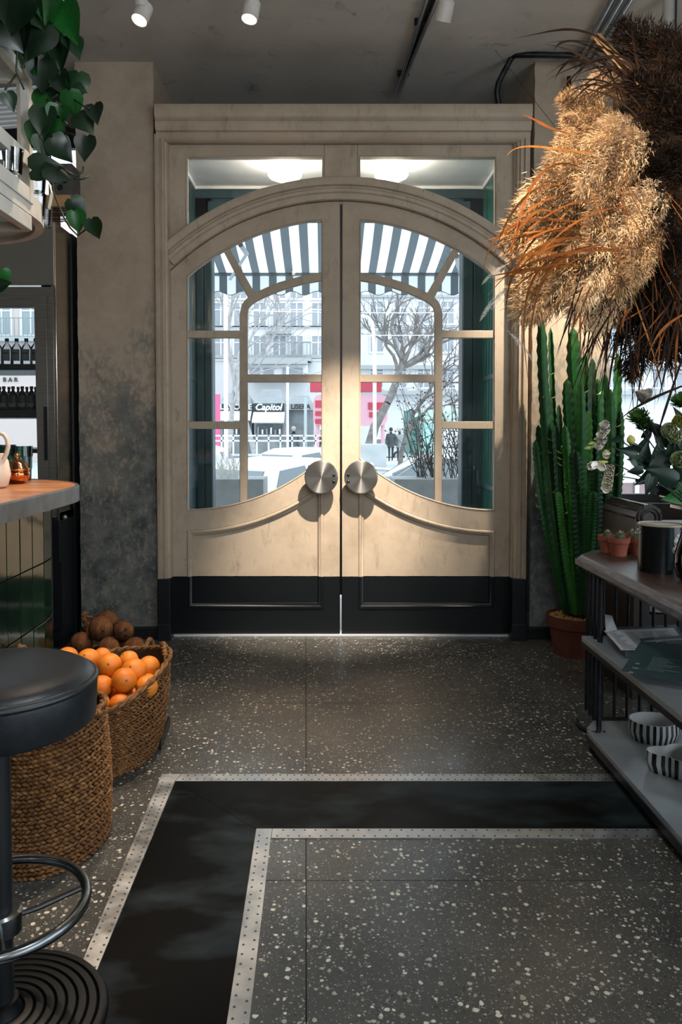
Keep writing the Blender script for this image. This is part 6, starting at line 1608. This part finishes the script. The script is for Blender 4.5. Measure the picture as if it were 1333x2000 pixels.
for x in (620, 750): MB().cyl((xc(x, 30), 30.3, -.39), (xc(x, 30), 30.3, zc(800, 30)), .08, 8).build('leg', PINK, rs)
MB().box(xc(405, 27.5), xc(428, 27.5), 27.5, 27.8, -.39, zc(770, 27.5)).build('advert_panel', mat('magenta_panel', '#c95a86', rough=.5), label='narrow magenta advert panel at left behind the white pole', cat='sign')
# poles
WHP = mat('pole_white', '#d9dddf', rough=.5)
MB().tube([Vector((P(441, 800, 15).x, 15, -.62)), P(441, 560, 15)], .042, 10).build('street_pole', WHP, label='white street pole outside the left door leaf', cat='pole', smooth=True)
lp = thing('street_lamp', P(731, 900, 20), 'white street lamp with curved top outside right door leaf', 'street lamp')
MB().tube([Vector((P(733, 800, 24.5).x, 24.5, -.39)), P(732, 700, 24.5), P(730, 650, 24.5), P(727, 630, 24.5), P(720, 620, 24.5), P(710, 617, 24.5), P(700, 619, 24.5)], .06, 10).build('pole', WHP, lp, smooth=True)
MB().box(P(702, 617, 24.5).x - .3, P(702, 617, 24.5).x + .25, 24.4, 24.6, P(702, 621, 24.5).z, P(702, 616, 24.5).z).build('lamp_head', WHP, lp)
MB().tube([Vector((P(562, 800, 24.6).x, 24.6, -.39)), P(562, 716, 24.6)], .04, 8).build('street_pole', WHP, label='thin white pole in front of the kiosks', cat='pole', smooth=True)
MB().bar(Vector((P(597, 800, 26.5).x, 26.5, -.39)), P(597, 776, 26.5), .13, .10).build('street_post', mat('post_grey', '#a4acaf', rough=.6), label='thick grey post beside the grey-jacketed person', cat='post')
MB().tube([P(485, 607, 22), P(632, 610, 22)], .012, 5).tube([P(700, 611, 22), P(905, 611, 22)], .012, 5).tube([P(700, 655, 22), P(905, 655, 22)], .012, 5).build('overhead_wires', WHP, label='pale overhead street wires crossing behind the door panes', cat='wires')
# railing and low wall
rl = thing('street_railing', (xc(525, 26), 26, -.39), 'white metal railing along the pavement edge by the kiosks', 'railing')
for py in (851, 861): MB().bar(P(405, py, 26), P(640, py, 26), .05, .05).build('rail', WHP, rl)
for px_ in range(410, 641, 23): MB().bar(Vector((P(px_, 850, 26).x, 26, -.39)), P(px_, 850, 26), .05, .05).build('post', WHP, rl)
wl = thing('stone_wall', (xc(525, 24), 24, -.62), 'low grey stone wall behind the parked cars', 'wall')
rr = random.Random(4)
for row in range(3):
    x = xc(400, 24) - .2*row
    while x < xc(645, 24):
        w_ = rr.uniform(.5, .9); MB().box(x, x + w_ - .02, 23.8 + rr.uniform(-.02, .02), 24.1, -.62 + row*.36, -.62 + row*.36 + .345).build('stone', mat('wall_stone', '#8f9497', '#a9aeb0', 2, .85), wl); x += w_
MB().box(xc(400, 24), xc(645, 24), 23.75, 24.15, .46, .52).build('coping', STONE, wl)
MB().box(xc(680, 22), xc(756, 22), 22, 23.2, -.62, zc(868, 22)).build('concrete_planter', mat('concrete_grey', '#a3a7a9', '#b3b7b9', 2, .85), label='low concrete planter box behind the right-hand parked car', cat='planter')
# trees
BARK = mat('bark', '#5a5654', '#77726f', 5, 0.9)
def tree(lab, base, h, seed, lean=(0, 0, 1), r0=.16, levels=5, spread=.62, m=BARK):
    rr = random.Random(seed); mb = MB(); h += (base.z + .45)*1.3; base = Vector((base.x, base.y, -.45))
    def grow(p, d, L, r, lv):
        pts = [p]; dd = d
        for k in range(3):
            dd = (dd + Vector((rr.gauss(0, .14), rr.gauss(0, .14), rr.gauss(.03, .08)))).normalized(); pts.append(pts[-1] + dd*L/3)
        mb.tube(pts, [r, r*.88, r*.76, r*.62], 6 if lv < 2 else 4, cap=False)
        if lv >= levels: return
        for k in range(3 if lv < 3 else 2 + (rr.random() < .5)):
            q = pts[rr.choice((2, 3, 3))]; a = basis(dd); an = rr.uniform(0, 6.28)
            nd = (dd + (a[0]*math.cos(an) + a[1]*math.sin(an))*spread*rr.uniform(.7, 1.4)).normalized()
            grow(q, nd, L*rr.uniform(.6, .82), r*.58, lv + 1)
    grow(Vector(base), Vector(lean).normalized(), h*.36, r0, 0)
    o = put('bare_tree', mb.mesh(m, fix=False), None, lab, 'tree', 'bare street trees'); return o
BARKL = mat('pale_bark', '#8d8b8a', '#a5a3a2', 5, .9)
tree('large dark bare tree behind the white street lamp', P(712, 880, 27), 6.6, 3, (.12, 0, 1), .24)
tree('leaning bare tree right of the walkers', P(781, 850, 32), 5.0, 9, (.25, 0, 1), .12, 4)
tree('pale bare tree left of the corner block balconies', P(505, 850, 34), 9.0, 12, (-.05, 0, 1), .15, 5, .6, BARKL)
tree('pale bare tree behind the white street pole', P(440, 850, 36), 9.5, 21, (.05, 0, 1), .16, 5, .65, BARKL)
tree('far pale bare tree in front of the long white block', P(845, 850, 45), 11.0, 31, (-.1, 0, 1), .16, 5, .6, BARKL)
# cars
CARW = mat('car_white', '#c6cacc', rough=.25); CARG = mat('car_glass', '#616a6f', rough=.12); TYRE = mat('tyre', '#26292b', rough=.8); CHR = mat('car_trim', '#9aa1a4', rough=.3, metal=.6)
def car(lab, loc, rz, body=CARW, suv=0.0):
    t = thing('car', loc, lab, 'car', 'parked cars', rz=rz)
    BASE[t.name] = Vector((0, 0, 0))
    H = 1.46 + suv
    low = [(-2.1, .35), (-2.12, .62), (-2.05, .86), (-1.95, .93), (.75, .95), (1.35, .90), (1.95, .78), (2.08, .60), (2.1, .34)]
    mb = MB(); secs = ((-.70, .94), (-.86, 1.0), (-.88, .98), (.88, .98), (.86, 1.0), (.70, .94))
    vs = []; ys = (-.80, -.875, .875, .80); n = len(low)
    for y in ys:
        k = .985 if abs(y) < .85 else 1.0
        for x, z in low: vs.append((x*(.97 if abs(y) < .85 and False else 1), y, z if abs(y) < .85 else z - .05*(z > .7)))
    fs = [(j*n+i, j*n+i+1, (j+1)*n+i+1, (j+1)*n+i) for j in range(3) for i in range(n-1)] + [tuple(range(n)), tuple(3*n+i for i in range(n-1, -1, -1))] + [(0, n, 2*n, 3*n), (n-1, 4*n-1, 3*n-1, 2*n-1)]
    mb.add(vs, fs); mb.build('body', body, t, smooth=True, bevel=.03)
    cab = [(-1.93, .92), (-1.62, H - .14), (-1.30, H - .03), (-.55, H), (.15, H - .05), (.95, .93)]
    ins = [.80, .66, .62, .60, .62, .78]; vs = []; n = len(cab)
    for s_ in (-1, 1):
        for (x, z), yy in zip(cab, ins): vs.append((x, s_*yy, z))
    mb = MB().add(vs, [tuple(range(n)), tuple(range(2*n-1, n-1, -1))] + [(i, i+n, i+1+n, i+1) for i in range(n-1)] + [(0, n-1, 2*n-1, n)])
    mb.build('cabin', body, t, smooth=True, bevel=.03)
    def yat(z): return lerp(.80, .62, (z - .93)/(H - .96))
    for s_ in (-1, 1):
        for q in ([(-1.62, .98), (-1.42, H - .17), (-.85, H - .11), (-.78, .98)], [(-.70, .98), (-.76, H - .11), (-.02, H - .13), (.50, .98)], [(.56, .98), (.08, H - .16), (.30, H - .28), (.72, .98)]):
            MB().prism([(x, s_*(yat(z) + .012), z) for x, z in q], (0, -s_*.02, 0)).build('side_window', CARG, t)
        MB().ball((.62, s_*.95, 1.0), .09, .10, .07, 10).build('wing_mirror', body, t, smooth='all')
        MB().box(-2.13, -2.05, s_*.60 - .14, s_*.60 + .14, .66, .84).build('tail_lamp', RED, t)
        MB().box(2.0, 2.09, s_*.60 - .15, s_*.60 + .15, .56, .70).build('head_lamp', CHR, t)
        for x in (-1.32, 1.32): 
            wh = MB().lathe([(.0, -.1), (.30, -.1), (.32, -.07), (.32, .07), (.30, .1), (0, .1)], (x, s_*.80, .32), 20, axis=(0, 1, 0)).build('wheel', TYRE, t, smooth=True)
            MB().lathe([(.20, 0), (.18, .012), (0, .016)], (x, s_*.905, .32), 16, axis=(0, s_, 0)).build('hub_cap', CHR, wh)
    a, b = cab[0], cab[1]
    MB().prism([(lerp(-1.93, -1.62, u) - .015, y, lerp(.92, H - .14, u) + .01) for u, y in ((.2, -.66), (.9, -.58), (.9, .58), (.2, .66))], (.02, 0, 0)).build('rear_window', CARG, t)
    MB().prism([(lerp(.95, .15, u) + .015, y, lerp(.93, H - .05, u) + .012) for u, y in ((.1, -.70), (.92, -.56), (.92, .56), (.1, .70))], (-.02, 0, 0)).build('windscreen', CARG, t)
    return t
g_ = lambda px, Y: (P(px, 900, Y).x, Y, -.62)
car('nearest white parked hatchback behind the left door leaf', g_(604, 12.8), R(50))
car('white car with dark windows parked at the far left', g_(300, 17.8), R(178), suv=.12)
car('white car parked behind the nearest one near the grey-jacketed person', g_(640, 19.8), R(42))
car('white car parked outside the right door leaf', g_(850, 15.6), R(152))
car('white car parked far down the street behind the two walkers', g_(738, 47), R(170))
# people
def person(lab, foot, H, coat, legs, hair, face_away, pose='walk', bend=0.0, seed=0):
    f = Vector(foot); S = H/1.75; sg = -1 if not face_away else 1
    t = thing('person', f, lab, 'person')
    def body_skin(nm, V, E, rad, m, root=0):
        me = bpy.data.meshes.new('p'); me.from_pydata([(f + Vector(v)*S - f) for v in V], E, [])
        o = bpy.data.objects.new('p', me); link(o); o.modifiers.new('s', 'SKIN'); sv = me.skin_vertices[0].data
        for i, r_ in enumerate(rad): sv[i].radius = (r_*S, r_*S*.85); sv[i].use_root = i == root
        sb_ = o.modifiers.new('u', 'SUBSURF'); sb_.levels = 1; sb_.render_levels = 1
        bpy.context.view_layer.update(); dgp = bpy.context.evaluated_depsgraph_get()
        me2 = bpy.data.meshes.new_from_object(o.evaluated_get(dgp)); bpy.data.objects.remove(o); bpy.data.meshes.remove(me)
        me2.materials.clear(); me2.materials.append(m); me2.transform(Matrix.Translation(f)); return put(nm, me2, t, smooth=True)
    st_ = .16 if pose == 'walk' else .04; b = bend
    hip = Vector((0, 0, .93)); ch = hip + Vector((b*.22, sg*0, .42)); nk = hip + Vector((b*.36, 0, .56)); hd = nk + Vector((b*.08, 0, .17))
    V = [hip, ch, nk, nk + Vector((0, 0, .06)), hd, hd + Vector((0, 0, .07)),
         ch + Vector((-.20, 0, .09)), ch + Vector((-.25, -.03, -.18)), ch + Vector((-.23 + b*.2, -.12, -.42)), ch + Vector((-.22 + b*.2, -.15, -.50)),
         ch + Vector((.20, 0, .09)), ch + Vector((.25, .03, -.18)), ch + Vector((.23 + b*.2, -.04, -.42)), ch + Vector((.22 + b*.2, -.05, -.50)),
         Vector((-.10, 0, .88)), Vector((-.10, -st_, .48)), Vector((-.10, -st_*.6, .08)), Vector((-.10, -st_*.6 + sg*.14, .03)),
         Vector((.10, 0, .88)), Vector((.10, st_*.6, .48)), Vector((.10, st_*1.4, .10)), Vector((.10, st_*1.4 + sg*.13, .04))]
    E = [(0, 1), (1, 2), (2, 3), (3, 4), (4, 5), (1, 6), (6, 7), (7, 8), (8, 9), (1, 10), (10, 11), (11, 12), (12, 13), (0, 14), (14, 15), (15, 16), (16, 17), (0, 18), (18, 19), (19, 20), (20, 21)]
    rad = [.15, .17, .08, .055, .09, .085, .07, .055, .045, .04, .07, .055, .045, .04, .095, .07, .05, .045, .095, .07, .05, .045]
    body_skin('body', V, E, rad, legs)
    cV = [hip + Vector((0, 0, -.14)), hip, ch, nk + Vector((0, 0, -.02)), V[6], V[7], V[8], V[10], V[11], V[12]]
    body_skin('coat', cV, [(0, 1), (1, 2), (2, 3), (2, 4), (4, 5), (5, 6), (2, 7), (7, 8), (8, 9)], [.20, .185, .195, .09, .085, .075, .06, .085, .075, .06], coat, 1)
    hc = f + (hd + Vector((0, 0, .04)))*S
    MB().ball(hc, .098*S, .105*S, .125*S, 14).build('head', mat('skin', '#b08d7c', rough=.6), t, smooth='all')
    MB().ball(hc + Vector((0, sg*.02*-1 if not face_away else -.02, .025))*S, .106*S, .110*S, .118*S, 12).build('hair', hair, t, smooth='all')
CO1, CO2, CO3 = mat('coat_grey', '#565c60', rough=.8), mat('coat_dark', '#3e4346', rough=.8), mat('coat_pale', '#8c9194', rough=.8)
LG = mat('dark_trousers', '#303437', rough=.8); HR = mat('dark_hair', '#2b2725', rough=.7); HR2 = mat('grey_hair', '#a19c98', rough=.7)
def foot(px, Y, z=-.39): p = P(px, 860, Y); return (p.x, Y, z)
person('person in a dark coat walking, left of the pair outside right leaf', foot(764, 41), 1.72, CO2, LG, HR, True, seed=1)
person('person in a paler grey coat walking, right of the pair outside right leaf', foot(781, 41.3), 1.66, CO3, LG, HR2, True, seed=2)
person('person in a grey jacket seen from behind by the kiosks', foot(574, 36), 1.76, CO1, LG, HR2, True, pose='stand', seed=3)
person('person in dark clothes bending forward beside the red stand', foot(620, 35), 1.60, CO2, LG, HR, False, pose='stand', bend=.55, seed=4)
# terrace screen outside the right window
ts = thing('terrace_screen', (2.9, 7.4, -.62), 'white framed reddish glass terrace screen outside the right window', 'screen')
za, zb2 = P(1260, 935, 7.4).z, P(1260, 1010, 7.4).z
MB().box(2.3, 5.2, 7.37, 7.43, za - .03, za).build('top_rail', WHP, ts)
for px_ in (1243, 1380, 1120): MB().box(P(px_, 950, 7.4).x - .02, P(px_, 950, 7.4).x + .02, 7.37, 7.43, -.62, za).build('post', WHP, ts)
MB().box(2.3, 5.2, 7.395, 7.405, -.3, za - .04).build('glass_panel', mat('reddish_panel', '#7d6468', '#a48a8a', 2, .25), ts)
